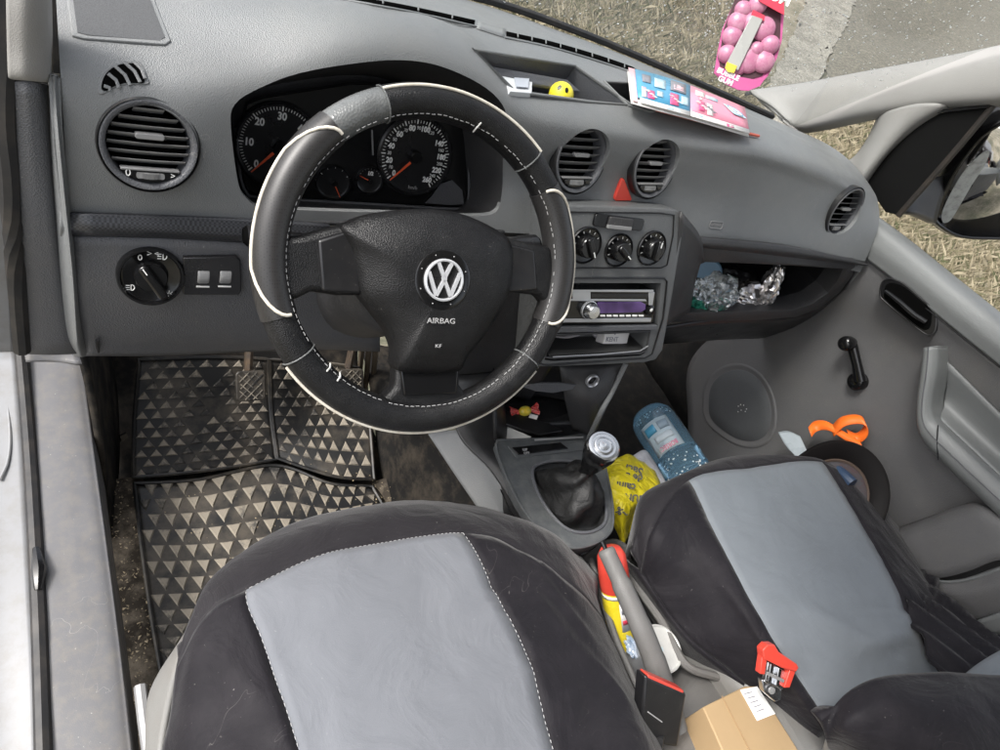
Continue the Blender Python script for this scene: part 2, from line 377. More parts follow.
# --- speaker grille
sp_px=[(66,-8),(72,37),(84,40),(165,46),(171,42),(152,-6),(140,-12),(80,-14)]
P=HP(sp_px,0); n=(hit(118,20)[1])
bm=bmesh.new(); prism(bm,P,n*-.003,n*.0018); o=bmo('speaker_cover',bm,M['dash'],dash,bevel=.001); tag(o,'square tweeter speaker cover at the far left of the dashboard top')
c=sum(P,Vector())/len(P)
bm=bmesh.new(); prism(bm,[c+(p-c)*.88 for p in P],n*.0015,n*.0024)
m_,N_,L_,b_=new_mat('speaker cloth mesh'); b_.inputs['Base Color'].default_value=(.03,.032,.035,1); b_.inputs['Roughness'].default_value=.7
v=N_.new('ShaderNodeTexVoronoi'); v.inputs['Scale'].default_value=1300; g_=N_.new('ShaderNodeNewGeometry'); L_.new(g_.outputs['Position'],v.inputs['Vector'])
cr_=N_.new('ShaderNodeValToRGB'); cr_.color_ramp.elements[0].color=(.03,.031,.033,1); cr_.color_ramp.elements[1].color=(.075,.078,.082,1); cr_.color_ramp.elements[1].position=.6; L_.new(v.outputs['Distance'],cr_.inputs[0]); L_.new(cr_.outputs[0],b_.inputs['Base Color'])
M['mesh']=m_
bmo('grille_mesh',bm,M['mesh'],o)
# --- defroster slot along the windscreen
def surf_ribbon(top,bot,off,name,mat,par,k=6,solid=.0008):
    A=spl(HP(top,off),k); B=spl(HP(bot,off),k); bm=bmesh.new(); grid(bm,[A,B]); bm.normal_update()
    if sum(f.normal.dot(CAM-f.calc_center_median()) for f in bm.faces)<0: bmesh.ops.reverse_faces(bm,faces=bm.faces)
    return bmo(name,bm,mat,par,smooth=180,solid=solid)
for (tp,bt,lo,nr) in (([(326,-7),(400,5),(475,21)],[(324,-4),(400,8.5),(474,25)],[(322,-2.5),(400,10.5),(476,27)],9),
                   ([(506,32),(560,44.5),(620,63),(680,86),(722,104)],[(506,36),(560,48.5),(620,67),(680,90),(722,108)],[(504,38),(560,50.5),(620,69),(680,92),(723,110.5)],15)):
    dv=surf_ribbon(tp,bt,.0012,'defroster_slot',M['void'],dash)
    tag(dv,'left stretch of the defroster slot above the dials' if nr==9 else 'right stretch of the defroster slot below the windscreen')
    bm=bmesh.new(); tube(bm,spl(HP(lo,.0008),6),.0013,6); bmo('slot_lip',bm,M['dash'],dv)
    T_=spl(HP(tp,.002),nr); B_=spl(HP(bt,.002),nr)
    for q in range(3,len(T_)-2,4):
        bm=bmesh.new(); tube(bm,[T_[q],B_[q]],.0010,5); bmo('slot_rib',bm,M['dash'],dv)
surf_ribbon([(478,22),(506,30)],[(476,29),(504,38)],.001,'slot_joint_cover',M['dash'],dash)
# --- recess walls helper
def well(name,px,depth,d,mat,matf,par,scale=.96,inset=0,k=0,floor=True,rim=None,rimr=.0022):
    P=HP(px,-.001) if not isinstance(px[0],Vector) else px
    if k: P=spl(P,k,True)
    d=Vector(d).normalized(); c=sum(P,Vector())/len(P)
    rows=[[p for p in P],[c+(p-c)*(.5+scale/2)-d*depth*.5 for p in P],[c+(p-c)*scale-d*depth for p in P]]
    bm=bmesh.new(); vs=grid(bm,rows,True)
    if floor:
        f=bm.faces.new(vs[-1])
    for f in bm.faces: pass
    o=bmo(name,bm,mat,par,smooth=30)
    if rim:
        bm=bmesh.new(); tube(bm,[p+d*.0015 for p in P],rimr,8,True,up=d); bmo('rim',bm,rim,o)
    return o
tw=well('storage_tray',tray_px,.055,(0,-.25,1),M['lower'],None,dash,.93,rim=M['dash']); tag(tw,'open storage tray in the dashboard top behind the steering wheel')
tw2=well('storage_tray',tray2_px,.05,(0,-.25,1),M['lower'],None,dash,.93,rim=M['dash']); tag(tw2,'narrow storage tray half covered by the leaflet')
# tray inner step
bm=bmesh.new(); p=HP([(478,56),(572,72),(585,84),(500,72)],-.012); prism(bm,p,Vector((0,0,-.004)),Vector((0,0,0))); bmo('tray_shelf',bm,M['lower'],tw,bevel=.001)
# --- instrument cluster
P=spl(HP(hood_px,.0),4,True)
c=sum(P,Vector())/len(P)
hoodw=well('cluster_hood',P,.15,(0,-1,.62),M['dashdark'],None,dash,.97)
CF=Frame(Y(350,165,.075),Vector((-.05,-1,.30)))
face_px=[(241,125),(247,104),(262,98),(350,84),(440,84),(458,100),(466,150),(467,196),(462,206),(452,207),(350,201),(262,196),(247,190),(240,170)]
cl=bmesh.new(); prism(cl,[CF.px(*q) for q in face_px],CF.n*-.012,CF.n*0)
cl=bmo('instrument_cluster',cl,M['gloss'],hoodw,bevel=.001)
# clusters belong to the dashboard directly
cl.parent=dash
bm=bmesh.new(); tube(bm,spl([CF.px(*q,.001) for q in [(236,128),(239,170),(246,192),(262,198),(350,203),(452,209),(464,207),(469,197),(468,150),(464,118)]],5),.0022,8); bmo('cluster_trim',bm,M['lower'],cl)
bm=bmesh.new(); P=[CF.px(*q,.002) for q in [(432,196),(440,184),(452,180),(462,190),(464,204),(450,205),(425,203)]]
def gauge(cx,cy,rx,ry,labels,a0,a1,needle_a,name,nticks,h,sub=None,lab=None,every=5,rl=.78):
    a,b=CF.ab(cx,cy); 
    r=(abs(CF.ab(cx+rx,cy)[0]-a)+abs(CF.ab(cx,cy-ry)[1]-b))/2
    F=CF.at(a,b,0)
    bm=bmesh.new(); lathe(bm,F,[(r*1.08,0),(r*1.10,.004),(r*1.05,.006),(r*1.0,.002),(r*.86,.0008),(.0005,.0008)],56,cap=True)
    g=bmo('gauge',bm,M['gdial'],cl); 
    if lab: tag(g,lab)
    mes=[]
    bm=bmesh.new()
    for i in range(nticks+1):
        A=R(a0+(a1-a0)*i/nticks); big=i%every==0
        G=F.at(math.cos(A)*r*.93,math.sin(A)*r*.93,.0025,A)
        box(bm,G,0,0,0,r*(.12 if big else .07),r*(.03 if big else .015),.0006)
    me=bpy.data.meshes.new('x'); bm.to_mesh(me); bm.free(); mes.append(me)
    for i,s in enumerate(labels):
        if not s: continue
        A=R(a0+(a1-a0)*i/(len(labels)-1)); hh=h*(1 if len(s)<4 and not s.startswith('_') else 1); s2=s.strip('_'); 
        mes.append(textmesh(s2,F,r*(h if not s.startswith('_') else h*.65),None,None,None,math.cos(A)*r*rl,math.sin(A)*r*rl,.0022,.0002,bold=.0004 if not s.startswith('_') else 0,sx=.9))
    join_meshes('scale',mes,M['white'],g)
    # needle
    A=R(needle_a); G=F.at(0,0,.006,A)
    bm=bmesh.new(); prism(bm,[G.p(r*.22,-r*.035),G.p(r*.97,-r*.012),G.p(r*.97,r*.012),G.p(r*.22,r*.035)],G.n*0,G.n*.0012); bmo('needle',bm,M['needle'],g)
    bm=bmesh.new(); lathe(bm,F,[(r*.17,.001),(r*.17,.008),(r*.14,.0095),(.0004,.0095)],28,cap=True); bmo('needle_hub',bm,M['gloss'],g)
    return F,r
M['gdial']=plain('matt black dial',(.012,.012,.013),.3)
gauge(279,146,40,41,['0','10','20','30','40','50'],225,0,228,'tach',50,.19,lab='rev counter dial numbered in tens at the left of the cluster',every=10,rl=.74)
gauge(415,156,35,37,['0','_10','20','_30','40','_50','60','_70','80','_90','100','_120','_','140','_160','180','_200','220','_240','260'],225,-52,228,'speedo',52,.15,lab='speedometer dial numbered to 260 right of the rev counter',every=4,rl=.76)
gauge(369,180,12,13,['','1/2',''],150,30,160,'fuel',8,.30,lab='small fuel gauge between the two large dials',every=4,rl=.55)
gauge(333,182,16,16,['','',''],150,30,-60,'disp',4,.2,lab='small dark temperature dial partly behind the wheel rim')
# grey corner piece low on the right of the cluster
bm=bmesh.new(); prism(bm,P,CF.n*0,CF.n*.0006); bmo('lens_corner',bm,M['lower'],cl)
bm=bmesh.new(); tube(bm,[CF.px(372,130,.004),CF.px(373,155,.004)],.0012,6); bmo('display_edge',bm,M['slat'],cl)
m1=textmesh('km/h',CF,.005,None,None,None,*CF.ab(412,187),.003); join_meshes('unit_marking',[m1],M['dimwhite'],cl)
# ledge under the cluster
sheet('cluster_ledge',[[Y(243,196,.07),Y(350,203,.07),Y(467,209,.07),Y(498,212,.03)],[Y(238,205,.01),Y(350,211,.01),Y(462,218,.01),Y(500,220,.0)],[Y(225,222,-.045),Y(350,222,-.04),Y(465,228,-.04),Y(505,232,-.035)]],M['dashdark'],dash,solid=.004)
# ================================================================= lower dashboard
S_=sheet
def row(pts,ax='y'):
    f={'x':X,'y':Y,'z':Z}
    return [f[q[3] if len(q)>3 else ax](q[0],q[1],q[2]) for q in pts]
# carbon look strip left of the wheel
m_,N_,L_,b_=new_mat('fine checked strip'); b_.inputs['Roughness'].default_value=.3; ck=N_.new('ShaderNodeTexChecker'); ck.inputs['Scale'].default_value=420; ck.inputs[1].default_value=(.02,.021,.024,1); ck.inputs[2].default_value=(.05,.052,.058,1)
g_=N_.new('ShaderNodeNewGeometry'); L_.new(g_.outputs['Position'],ck.inputs['Vector']); L_.new(ck.outputs[0],b_.inputs['Base Color']); M['strip']=m_
def strip(px_top,px_bot,y,name,par,mat,bulge=.006,solid=.012):
    a=[Y(q[0],q[1],y) for q in px_top]; b=[Y(q[0],q[1],y) for q in px_bot]
    mid=[(p+q)/2+Vector((0,-bulge,0)) for p,q in zip(a,b)]
    return sheet(name,[a,mid,b],mat,par,4,6,solid=solid)
strip([(70,213),(160,216),(250,220),(330,225)],[(72,236),(160,238),(250,243),(330,246)],-.052,'trim_strip',dash,M['strip'])
strip([(60,211),(66,212),(72,213)],[(60,236),(66,237),(74,237)],-.05,'strip_end_cap',dash,M['dash'])
# lower driver panel
lp=[[(72,237,-.05),(160,239,-.052),(250,243,-.05),(320,247,-.045),(380,250,-.04)],
    [(75,290,-.055),(160,292,-.06),(250,296,-.06),(320,300,-.055),(380,300,-.05)],
    [(80,330,-.045),(160,332,-.05),(250,336,-.05),(320,340,-.05),(380,340,-.05)],
    [(83,356,-.02),(160,356,-.02),(250,352,-.02),(320,350,-.02),(380,352,-.02)]]
lpp=sheet('lower_panel',[row(r) for r in lp],M['lower'],dash,solid=.01); tag(lpp,'lower knee panel with the light switch left of the steering wheel')
# knee panel right of column
kp=[[(450,240,-.035),(500,240,-.035),(560,240,-.04),(585,240,-.05)],[(450,290,-.05),(500,292,-.05),(550,292,-.06),(578,292,-.07)],[(445,350,-.05),(490,352,-.05),(530,352,-.07),(560,352,-.09)],[(440,400,.03),(480,402,.02),(510,402,.0),(530,400,-.03)]]
sheet('knee_panel',[row(r) for r in kp],M['dashdark'],dash,solid=.01)
bm=bmesh.new(); tube(bm,row([(97,340,-.048),(98,352,-.03)]),.0018,6); bmo('panel_joint',bm,M['black'],lpp)
# light switch
F=Frame(Y(151,276,-.064),Vector((0,-1,.34)))
rr=abs(F.ab(186,276)[0]-F.ab(117,276)[0])/2
bm=bmesh.new(); lathe(bm,F,[(rr,-.006),(rr,.003),(rr*.96,.006),(rr*.90,.006),(rr*.86,.002),(rr*.80,.001),(.001,.001)],56,cap=True); ls=bmo('light_switch',bm,M['gloss'],dash,smooth=40); tag(ls,'round rotary headlight switch with white symbols')
bm=bmesh.new(); lathe(bm,F,[(rr*.50,.001),(rr*.49,.005),(rr*.45,.007),(.001,.007)],48,cap=True); bmo('dial_base',bm,M['gloss'],ls,smooth=40)
G=F.at(0,0,.006,R(-58))
bm=bmesh.new(); prism(bm,rrect(G,rr*.04,0,rr*1.28,rr*.30,rr*.12),G.n*0,G.n*.014); bmo('rotary_knob',bm,M['gloss'],ls,bevel=.003,seg=3)
bm=bmesh.new(); box(bm,G,-rr*.42,0,.0145,rr*.22,rr*.035,.0008); bmo('pointer_mark',bm,M['white'],ls)
def icon_lamp(bm,F,a,b,s,flip=1,rays=3):
    G=F.at(a,b,.0016)
    tube(bm,[G.p(flip*s*.45*math.cos(t),s*.45*math.sin(t)) for t in [R(-90+18*k) for k in range(11)]]+[],s*.07,4,True)
    for k in range(rays): box(bm,G,-flip*s*.45,(k-(rays-1)/2)*s*.32,0,s*.5,s*.11,.0004)
def icon_sun(bm,F,a,b,s):
    G=F.at(a,b,.0016); tube(bm,[G.p(s*.28*math.cos(R(t)),s*.28*math.sin(R(t))) for t in range(0,360,30)],s*.06,4,True)
    for t in range(0,360,45):
        H=G.at(s*.52*math.cos(R(t)),s*.52*math.sin(R(t)),0,R(t)); box(bm,H,0,0,0,s*.22,s*.1,.0004)
bm=bmesh.new()
icon_lamp(bm,F,*F.ab(163,256),rr*.24,1); icon_sun(bm,F,*F.ab(169,294),rr*.22); icon_lamp(bm,F,*F.ab(131,287),rr*.22,1,3)
a,b=F.ab(153,253); 
for s in(-1,1): G=F.at(a+s*rr*.08,b,.0016); tube(bm,[G.p(s*rr*.09,rr*.06),G.p(s*-rr*.03,0),G.p(s*rr*.09,-rr*.06)],rr*.018,4)
a,b=F.ab(140,257); G=F.at(a,b,.0016); tube(bm,[G.p(rr*.05*math.cos(R(t)),rr*.08*math.sin(R(t))) for t in range(0,360,30)],rr*.018,4,True)
bmo('switch_symbols',bm,M['white'],ls)
# dimmer panel
F2=Frame(Y(212,275,-.062),Vector((0,-1,.12)))
pts=[F2.px(*q) for q in [(183,257),(236,256),(240,260),(241,290),(238,294),(183,294)]]
bm=bmesh.new(); prism(bm,pts,F2.n*-.004,F2.n*.0022); dp=bmo('dimmer_panel',bm,M['black'],dash,bevel=.001); tag(dp,'small panel with two thumbwheels beside the light switch')
for cx in (203,225):
    a,b=F2.ab(cx,276); 
    bm=bmesh.new(); 
    G=F2.at(a,b,0); H=Frame.__new__(Frame); H.o=G.p(0,0,-.004); H.n=G.u; H.u=G.n; H.v=G.v
    lathe(bm,H,[(.0098,-.006),(.0102,-.005),(.0102,.005),(.0098,.006)],36,cap=True)
    for q in range(36):
        A=R(q*10); K=H.at(.0102*math.cos(A),.0102*math.sin(A),0,A); box(bm,K,0,0,0,.0008,.0006,.009)
    bmo('thumbwheel',bm,M['slat'],dp)
    bm=bmesh.new(); box(bm,G,0,-.0125,.0026,.014,.0016,.0012); bmo('white_bar',bm,M['white'],dp)
bm=bmesh.new(); icon_lamp(bm,F2,*F2.ab(224,262),.007,1,2); icon_sun(bm,F2,*F2.ab(202,262),.0055); bmo('symbols',bm,M['white'],dp)
# --- passenger side: dark groove strip, glove shelf
strip([(681,236),(740,241),(800,248),(868,262)],[(679,246),(740,252),(800,259),(866,266)],-.045,'passenger_groove',dash,M['dashdark'],bulge=.004)
# shelf frame: closed ring between outer and inner outlines
outer=[(686,246),(740,251),(800,257),(856,264),(852,276),(840,292),(820,308),(796,317),(760,320),(720,321),(672,322),(676,300),(683,272)]
inner=[(701,262),(740,263),(800,266),(843,269),(838,280),(828,293),(812,304),(792,310),(760,311),(720,312),(684,313),(690,295),(697,277)]
yg=-.045
PO=[Y(a,b,yg) for a,b in outer]; PI_=[Y(a,b,yg-.002) for a,b in inner]
rows=[[p+Vector((0,.02,0)) for p in PO],PO,[(p*.25+q*.75)+Vector((0,-.003,0)) for p,q in zip(PO,PI_)],PI_,[p+Vector((0,.04,0)) for p in PI_]]
cc=sum(PI_,Vector())/len(PI_)
rows+= [[cc+(p-cc)*.97+Vector((0,.10,0)) for p in PI_],[cc+(p-cc)*.93+Vector((0,.22,0)) for p in PI_]]
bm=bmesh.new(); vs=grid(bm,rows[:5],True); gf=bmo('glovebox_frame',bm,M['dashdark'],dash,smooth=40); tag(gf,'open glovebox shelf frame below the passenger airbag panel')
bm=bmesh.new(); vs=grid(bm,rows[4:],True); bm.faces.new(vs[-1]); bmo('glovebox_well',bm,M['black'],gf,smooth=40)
# side piece left of glovebox
sheet('stack_side_panel',[row([(682,212,-.05),(700,236,-.05),(705,262,-.05)]),row([(675,262,-.075),(690,275,-.06),(698,270,-.045)]),row([(660,330,-.12),(672,322,-.08),(690,312,-.045)])],M['dashdark'],dash,solid=.005)
# underside behind glovebox
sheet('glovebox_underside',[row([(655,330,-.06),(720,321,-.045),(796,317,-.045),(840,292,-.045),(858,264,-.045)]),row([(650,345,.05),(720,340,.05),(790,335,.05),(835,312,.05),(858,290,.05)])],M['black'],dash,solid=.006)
# airbag emblem
l,n=hit(716,225); F=Frame(l,n); a=F
bm=bmesh.new(); tube(bm,rrect(F,0,0,.030,.011,.002,.0006),.0009,6,True); 
e=bmo('airbag_marking',bm,M['slat'],dash); join_meshes('marking_letters',[textmesh('AIRBAG',F,.0055,None,None,None,0,0,.0006)],M['slat'],e)
# hazard switch
l,n=hit(621,189); F=Frame(l,(n+Vector((0,-.6,0))).normalized())
pts=[F.px(621,177),F.px(613,199),F.px(630,199)]
pts=[pts[0].lerp(pts[1],.06),pts[1].lerp(pts[0],.06),pts[1].lerp(pts[2],.1),pts[2].lerp(pts[1],.1),pts[2].lerp(pts[0],.06),pts[0].lerp(pts[2],.06)]
_q=[(621.5,179),(613.8,197),(614.6,199),(628.6,199),(629.4,197),(622.5,177.8),(620.5,177.8)]; _q=[(620.4,178),(613,197.5),(614,199.5),(629.5,199.5),(630.5,197.5),(622.8,178)]
bm=bmesh.new(); prism(bm,HP(_q,.0),F.n*-.002,F.n*.0045); o=bmo('hazard_button',bm,M['red'],dash,bevel=.001); tag(o,'red triangular hazard switch between the centre vents')
# --- centre stack
SP=[Y(578,209,-.045),Y(682,211,-.045),Y(656,360,-.14)]
sn=(SP[1]-SP[0]).cross(SP[2]-SP[1]).normalized()
if sn.dot(CAM-SP[0])<0: sn=-sn
ST=Frame(SP[0].lerp(SP[2],.5),sn)
print('stack normal',sn,[tuple(round(v,3) for v in p) for p in SP])
stk_px=[(545,205),(600,206),(660,208),(677,210),(683,216),(682,240),(672,300),(663,350),(656,360),(644,363),(600,365),(552,367),(530,367)]
P=[ST.px(*q) for q in stk_px]
bm=bmesh.new(); prism(bm,P,sn*-.05,sn*.0)
stk=bmo('centre_stack',bm,M['stack'],dash,bevel=.003,seg=3); tag(stk,'centre stack fascia with heater controls and radio')
def ringpx(px,w,name,mat,par,F=ST,c=0.001,k=0,flat=1):
    P=[F.px(*q,c) for q in px]; P=spl(P,k,True) if k else P
    bm=bmesh.new(); tube(bm,P,w,8,True,up=F.n,flat=flat); return bmo(name,bm,mat,par)
def rpx(x0,y0,x1,y1,skew=0):
    return [(x0,y0),(x1,y0),(x1-skew,y1),(x0-skew,y1)]
# openings in stack: radio bay and cubby
def bay(px,dep,k=0):
    bm=bmesh.new(); prism(bm,[ST.px(*q) for q in px],sn*.02,sn*-dep); return bm
radio_px=[(556,283),(661,283),(658,326),(552,326)]
cubby_px=[(548,333),(650,330),(645,353),(640,356),(553,361),(545,360)]
cut(bake(stk),[bay(radio_px,.045),bay(cubby_px,.045)])
ringpx([(563,212),(660,213),(674,215),(673,235),(667,265),(661,268),(570,268),(560,268)],.0012,'panel_seam',M['black'],stk,c=.0004)
ringpx([(550,278),(664,278),(667,281),(663,318),(652,354),(645,358),(548,365),(540,364)],.0016,'bay_edge',M['black'],stk,c=.0006)
# heater slider
a,b=ST.ab(618,222); w=abs(ST.ab(644,222)[0]-ST.ab(594,222)[0])
bm=bmesh.new(); prism(bm,rrect(ST,a,b,w,.018,.004),sn*-.002,sn*.004); sl=bmo('button_bar',bm,M['gloss'],stk,bevel=.001); tag(sl,'glossy button bar above the heater knobs')
bm=bmesh.new(); prism(bm,rrect(ST,a,b+.001,w*.48,.013,.002),sn*.003,sn*.008); bmo('centre_button',bm,M['dashdark'],sl,bevel=.001)
bm=bmesh.new(); prism(bm,rrect(ST,a,b-.0065,w*.48,.006,.001),sn*.003,sn*.0085); bmo('button_lower_half',bm,M['slat'],sl,bevel=.001)
# knobs
def knob(px,py,r,ang,lab,dot=True):
    a,b=ST.ab(px,py); F=ST.at(a,b,0)
    bm=bmesh.new(); lathe(bm,F,[(r,-.002),(r,.003),(r*.95,.0045),(r*.88,.002),(r*.6,.0012),(.001,.0012)],48,cap=True); k=bmo('heater_knob',bm,M['gloss'],stk,smooth=40); tag(k,lab)
    bm=bmesh.new(); lathe(bm,F,[(r*.62,.001),(r*.58,.013),(r*.52,.015),(.001,.015)],36,cap=True); bmo('knob_base',bm,M['gloss'],k,smooth=40)
    G=F.at(0,0,.013,R(ang)); bm=bmesh.new(); prism(bm,rrect(G,0,0,r*1.15,r*.34,r*.12),G.n*0,G.n*.008); bmo('knob_grip',bm,M['gloss'],k,bevel=.002)
    bm=bmesh.new(); box(bm,G,r*.36,0,.0083,r*.3,r*.06,.0006); bmo('pointer_mark',bm,M['white'],k)
    bm=bmesh.new()
    for q in range(-4,5):
        A=R(90+q*28); K=F.at(math.cos(A)*r*.76,math.sin(A)*r*.76,.0035,A); box(bm,K,0,0,0,r*.12,r*.05,.0004)
    bmo('dial_marks',bm,M['dimwhite'],k)
    if dot:
        K=F.at(r*.62,-r*.55,.004); bm=bmesh.new(); lathe(bm,K,[(r*.07,0),(r*.07,.001)],10,cap=True); bmo('temperature_dot',bm,M['needle'],k)
knob(585,245,.0275,-60,'heater temperature knob half behind the wheel rim')
knob(618,250,.0255,-35,'heater fan knob in the middle',False)
knob(651,248,.0275,90,'heater air direction knob at the right',False)
# radio
bay_in=bmesh.new(); P=[ST.px(*q,-.001) for q in radio_px]; 
bm=bmesh.new(); vs=grid(bm,[P,[p-sn*.06 for p in P]],True); bm.faces.new(vs[-1]); bmo('radio_bay',bm,M['black'],stk,smooth=0)
RA=ST.at(0,0,-.004)
fp=[(560,289),(651,289),(655,292),(652,321),(648,323),(556,323)]
bm=bmesh.new(); prism(bm,[RA.px(*q) for q in fp],sn*-.03,sn*.004); rad=bmo('car_radio',bm,M['gloss'],dash,bevel=.0015); tag(rad,'silver and black single height car radio with purple display')
RF=ST.at(0,0,0)
def rbox(px,c0,c1,name,mat,par=rad,bevel=.0006,F=RF):
    bm=bmesh.new(); prism(bm,[F.px(*q,c0) for q in px],F.n*0,F.n*(c1-c0)); return bmo(name,bm,mat,par,bevel=bevel)
rbox([(560,289.5),(653,289.5),(653,292),(591,291.5),(560,292)],.0,.0022,'top_trim',M['silver'])
rbox([(572,291),(590,291),(590,299),(572,299)],.0,.002,'left_trim',M['silver'])
rbox([(560,318.5),(651,317.5),(650,321.5),(560,322)],.0,.0022,'bottom_trim',M['silver'])
rbox([(648,292),(654,292),(652,305),(648,305)],.0,.002,'right_trim',M['silver'])
rbox([(560,298.5),(645,299),(646,301),(560,300.5)],.0,.0022,'slot_trim',M['silver'])
rbox([(591,293.5),(648,294),(648,297.5),(591,297)],.0,.0012,'cd_slot',M['black'])
m_,N_,L_,b_=new_mat('purple tinted display'); g_=N_.new('ShaderNodeTexNoise'); g_.inputs['Scale'].default_value=18; ge=N_.new('ShaderNodeNewGeometry'); L_.new(ge.outputs['Position'],g_.inputs['Vector'])
r_=N_.new('ShaderNodeValToRGB'); r_.color_ramp.elements[0].color=(.03,.012,.07,1); r_.color_ramp.elements[1].color=(.13,.07,.24,1); r_.color_ramp.elements[0].position=.4; r_.color_ramp.elements[1].position=.6
L_.new(g_.outputs['Fac'],r_.inputs[0]); L_.new(r_.outputs[0],b_.inputs['Base Color']); b_.inputs['Roughness'].default_value=.12; M['display']=m_
rbox([(597,302),(640,301.5),(645,304),(645,309),(640,312),(597,313)],.001,.003,'display',M['display'])
for i in range(7):
    x=600+i*6.4; rbox([(x,314.6),(x+4.6,314.6),(x+4.6,316.3),(x,316.3)],.001,.003,'preset_button',M['white'],bevel=.0003)
a,b=RF.ab(588,309); K=RF.at(a,b,.0015)
bm=bmesh.new(); lathe(bm,K,[(.0145,0),(.0145,.003),(.013,.004)],36); bmo('knob_ring',bm,M['silver'],rad)
bm=bmesh.new(); lathe(bm,K,[(.0115,0),(.011,.014),(.0095,.016),(.001,.0165)],36,cap=True); bmo('volume_knob',bm,M['chrome'],rad,smooth=40)
a,b=RF.ab(649,310); K=RF.at(a,b,.001)
bm=bmesh.new(); lathe(bm,K,[(.009,0),(.009,.003),(.006,.0045),(.001,.0045)],24,cap=True); bmo('source_button',bm,M['gloss'],rad)
bm=bmesh.new(); lathe(bm,K.at(0,.002,.0045),[(.003,0),(.001,.001)],12,cap=True); bmo('button_dot',bm,M['white'],rad)
rbox([(558,325.5),(655,324),(654,328),(556,330.5)],-.002,.006,'bay_lip',M['lower'],stk)
# cubby below radio
P=[ST.px(*q,-.001) for q in cubby_px]; cc=sum(P,Vector())/len(P)
dn=(sn*-.09+Vector((0,.02,.012)))
bm=bmesh.new(); vs=grid(bm,[P,[p+dn for p in P]],True); bm.faces.new(vs[-1]); cb=bmo('cubby_well',bm,M['black'],stk,smooth=0)
m_,N_,L_,b_=new_mat('ribbed rubber liner'); w_=N_.new('ShaderNodeTexWave'); w_.inputs['Scale'].default_value=85; g_=N_.new('ShaderNodeNewGeometry'); L_.new(g_.outputs['Position'],w_.inputs['Vector']); r_=N_.new('ShaderNodeValToRGB'); r_.color_ramp.elements[0].color=(.006,.006,.006,1); r_.color_ramp.elements[1].color=(.06,.06,.06,1); L_.new(w_.outputs['Fac'],r_.inputs[0]); L_.new(r_.outputs[0],b_.inputs['Base Color']); M['ribbed']=m_
f0=[ST.px(548,357,.0),ST.px(645,352,.0)]
bm=bmesh.new(); prism(bm,[f0[0],f0[1],f0[1]+dn*.95,f0[0]+dn*.95],Vector((0,0,.001)),Vector((0,0,.004))); bmo('cubby_liner',bm,M['ribbed'],stk)
ringpx([(549,335),(650,331),(646,350),(640,353),(552,358),(545,357)],.0022,'cubby_rim',M['dashdark'],stk,c=.001)
bm=bmesh.new(); tube(bm,[ST.px(*q,.003) for q in [(553,357),(600,354.5),(640,351),(648,346)]],.0012,6); bmo('cubby_edge',bm,M['silver'],stk)
# ================================================================= STEERING WHEEL
WC=Vector((.3665,-.158,.7545)); WUP=Vector((.010,.228,.305)).normalized(); WR=Vector((.379,-.015,.012)).normalized()
WN=WR.cross(WUP).normalized()
if WN.dot(CAM-WC)<0: WN=-WN
WF=Frame(WC,WN,WUP); 
wheel=thing('steering_wheel','black leather steering wheel with cream piping, silver round emblem and worn cover','steering wheel',tuple(WC))
RO=.190; TR=.0175; RM=RO-TR
def tor(th,ph,extra=0,rm=RM):
    """ph 0 outward, 90 towards the driver, 180 inwards"""
    r=TR*1.0+extra; c=math.cos(th); s=math.sin(th)
    return WF.p((rm+r*math.cos(ph))*c,(rm+r*math.cos(ph))*s,r*1.08*math.sin(ph))
def th_px(px,py):
    a,b=WF.ab(px,py); return math.atan2(b,a)
def rimseg(t0,t1,extra,name,mat,lab=None,bump=0):
    n=max(4,int(abs(t1-t0)/R(2.5)))
    rows=[]
    for i in range(n+1):
        t=t0+(t1-t0)*i/n
        e=extra
        rows.append([tor(t,2*PI*j/28,e) for j in range(28)])
    bm=bmesh.new(); vs=grid(bm,rows,True); bm.faces.new(vs[0]); bm.faces.new(vs[-1])
    o=bmo(name,bm,mat,wheel,smooth=50)
    if lab: tag(o,lab)
    return o
T1=th_px(380,97);T2=th_px(340,140);T3=th_px(290,312)%(2*PI);T4=th_px(286,362)%(2*PI)
T5=th_px(537,370)%(2*PI);T6=th_px(548,325)%(2*PI);T7=th_px(548,186)+2*PI;T8=th_px(537,150)+2*PI;T9=T1+2*PI
print('thetas',[round(math.degrees(t)) for t in(T1,T2,T3,T4,T5,T6,T7,T8,T9)])
m_,N_,L_,b_=new_mat('perforated black leather'); b_.inputs['Roughness'].default_value=.42
g_=N_.new('ShaderNodeNewGeometry'); v_=N_.new('ShaderNodeTexVoronoi'); v_.inputs['Scale'].default_value=420; v_.inputs['Randomness'].default_value=.15; L_.new(g_.outputs['Position'],v_.inputs['Vector'])
r_=N_.new('ShaderNodeValToRGB'); r_.color_ramp.elements[0].color=(.004,.004,.004,1); r_.color_ramp.elements[1].color=(.022,.021,.021,1); r_.color_ramp.elements[0].position=.18; r_.color_ramp.elements[1].position=.34
L_.new(v_.outputs['Distance'],r_.inputs[0]); L_.new(r_.outputs[0],b_.inputs['Base Color']); bp_=N_.new('ShaderNodeBump'); bp_.inputs['Distance'].default_value=.0006; bp_.inputs['Strength'].default_value=.8; L_.new(r_.outputs[0],bp_.inputs['Height']); L_.new(bp_.outputs[0],b_.inputs['Normal']); M['perf']=m_
rimseg(T1,T2,0,'rim_cover',M['leathergrey'],'shiny grey leather stretch with a painted highlight at upper left of the rim')
rimseg(T2,T3,.0012,'rim_cover',M['perf'],'perforated leather grip at the left of the rim')
rimseg(T3,T4,0,'rim_cover',M['leather'])
rimseg(T4,T5,.0008,'rim_cover',M['leather'])
rimseg(T5,T6,0,'rim_cover',M['leather'])
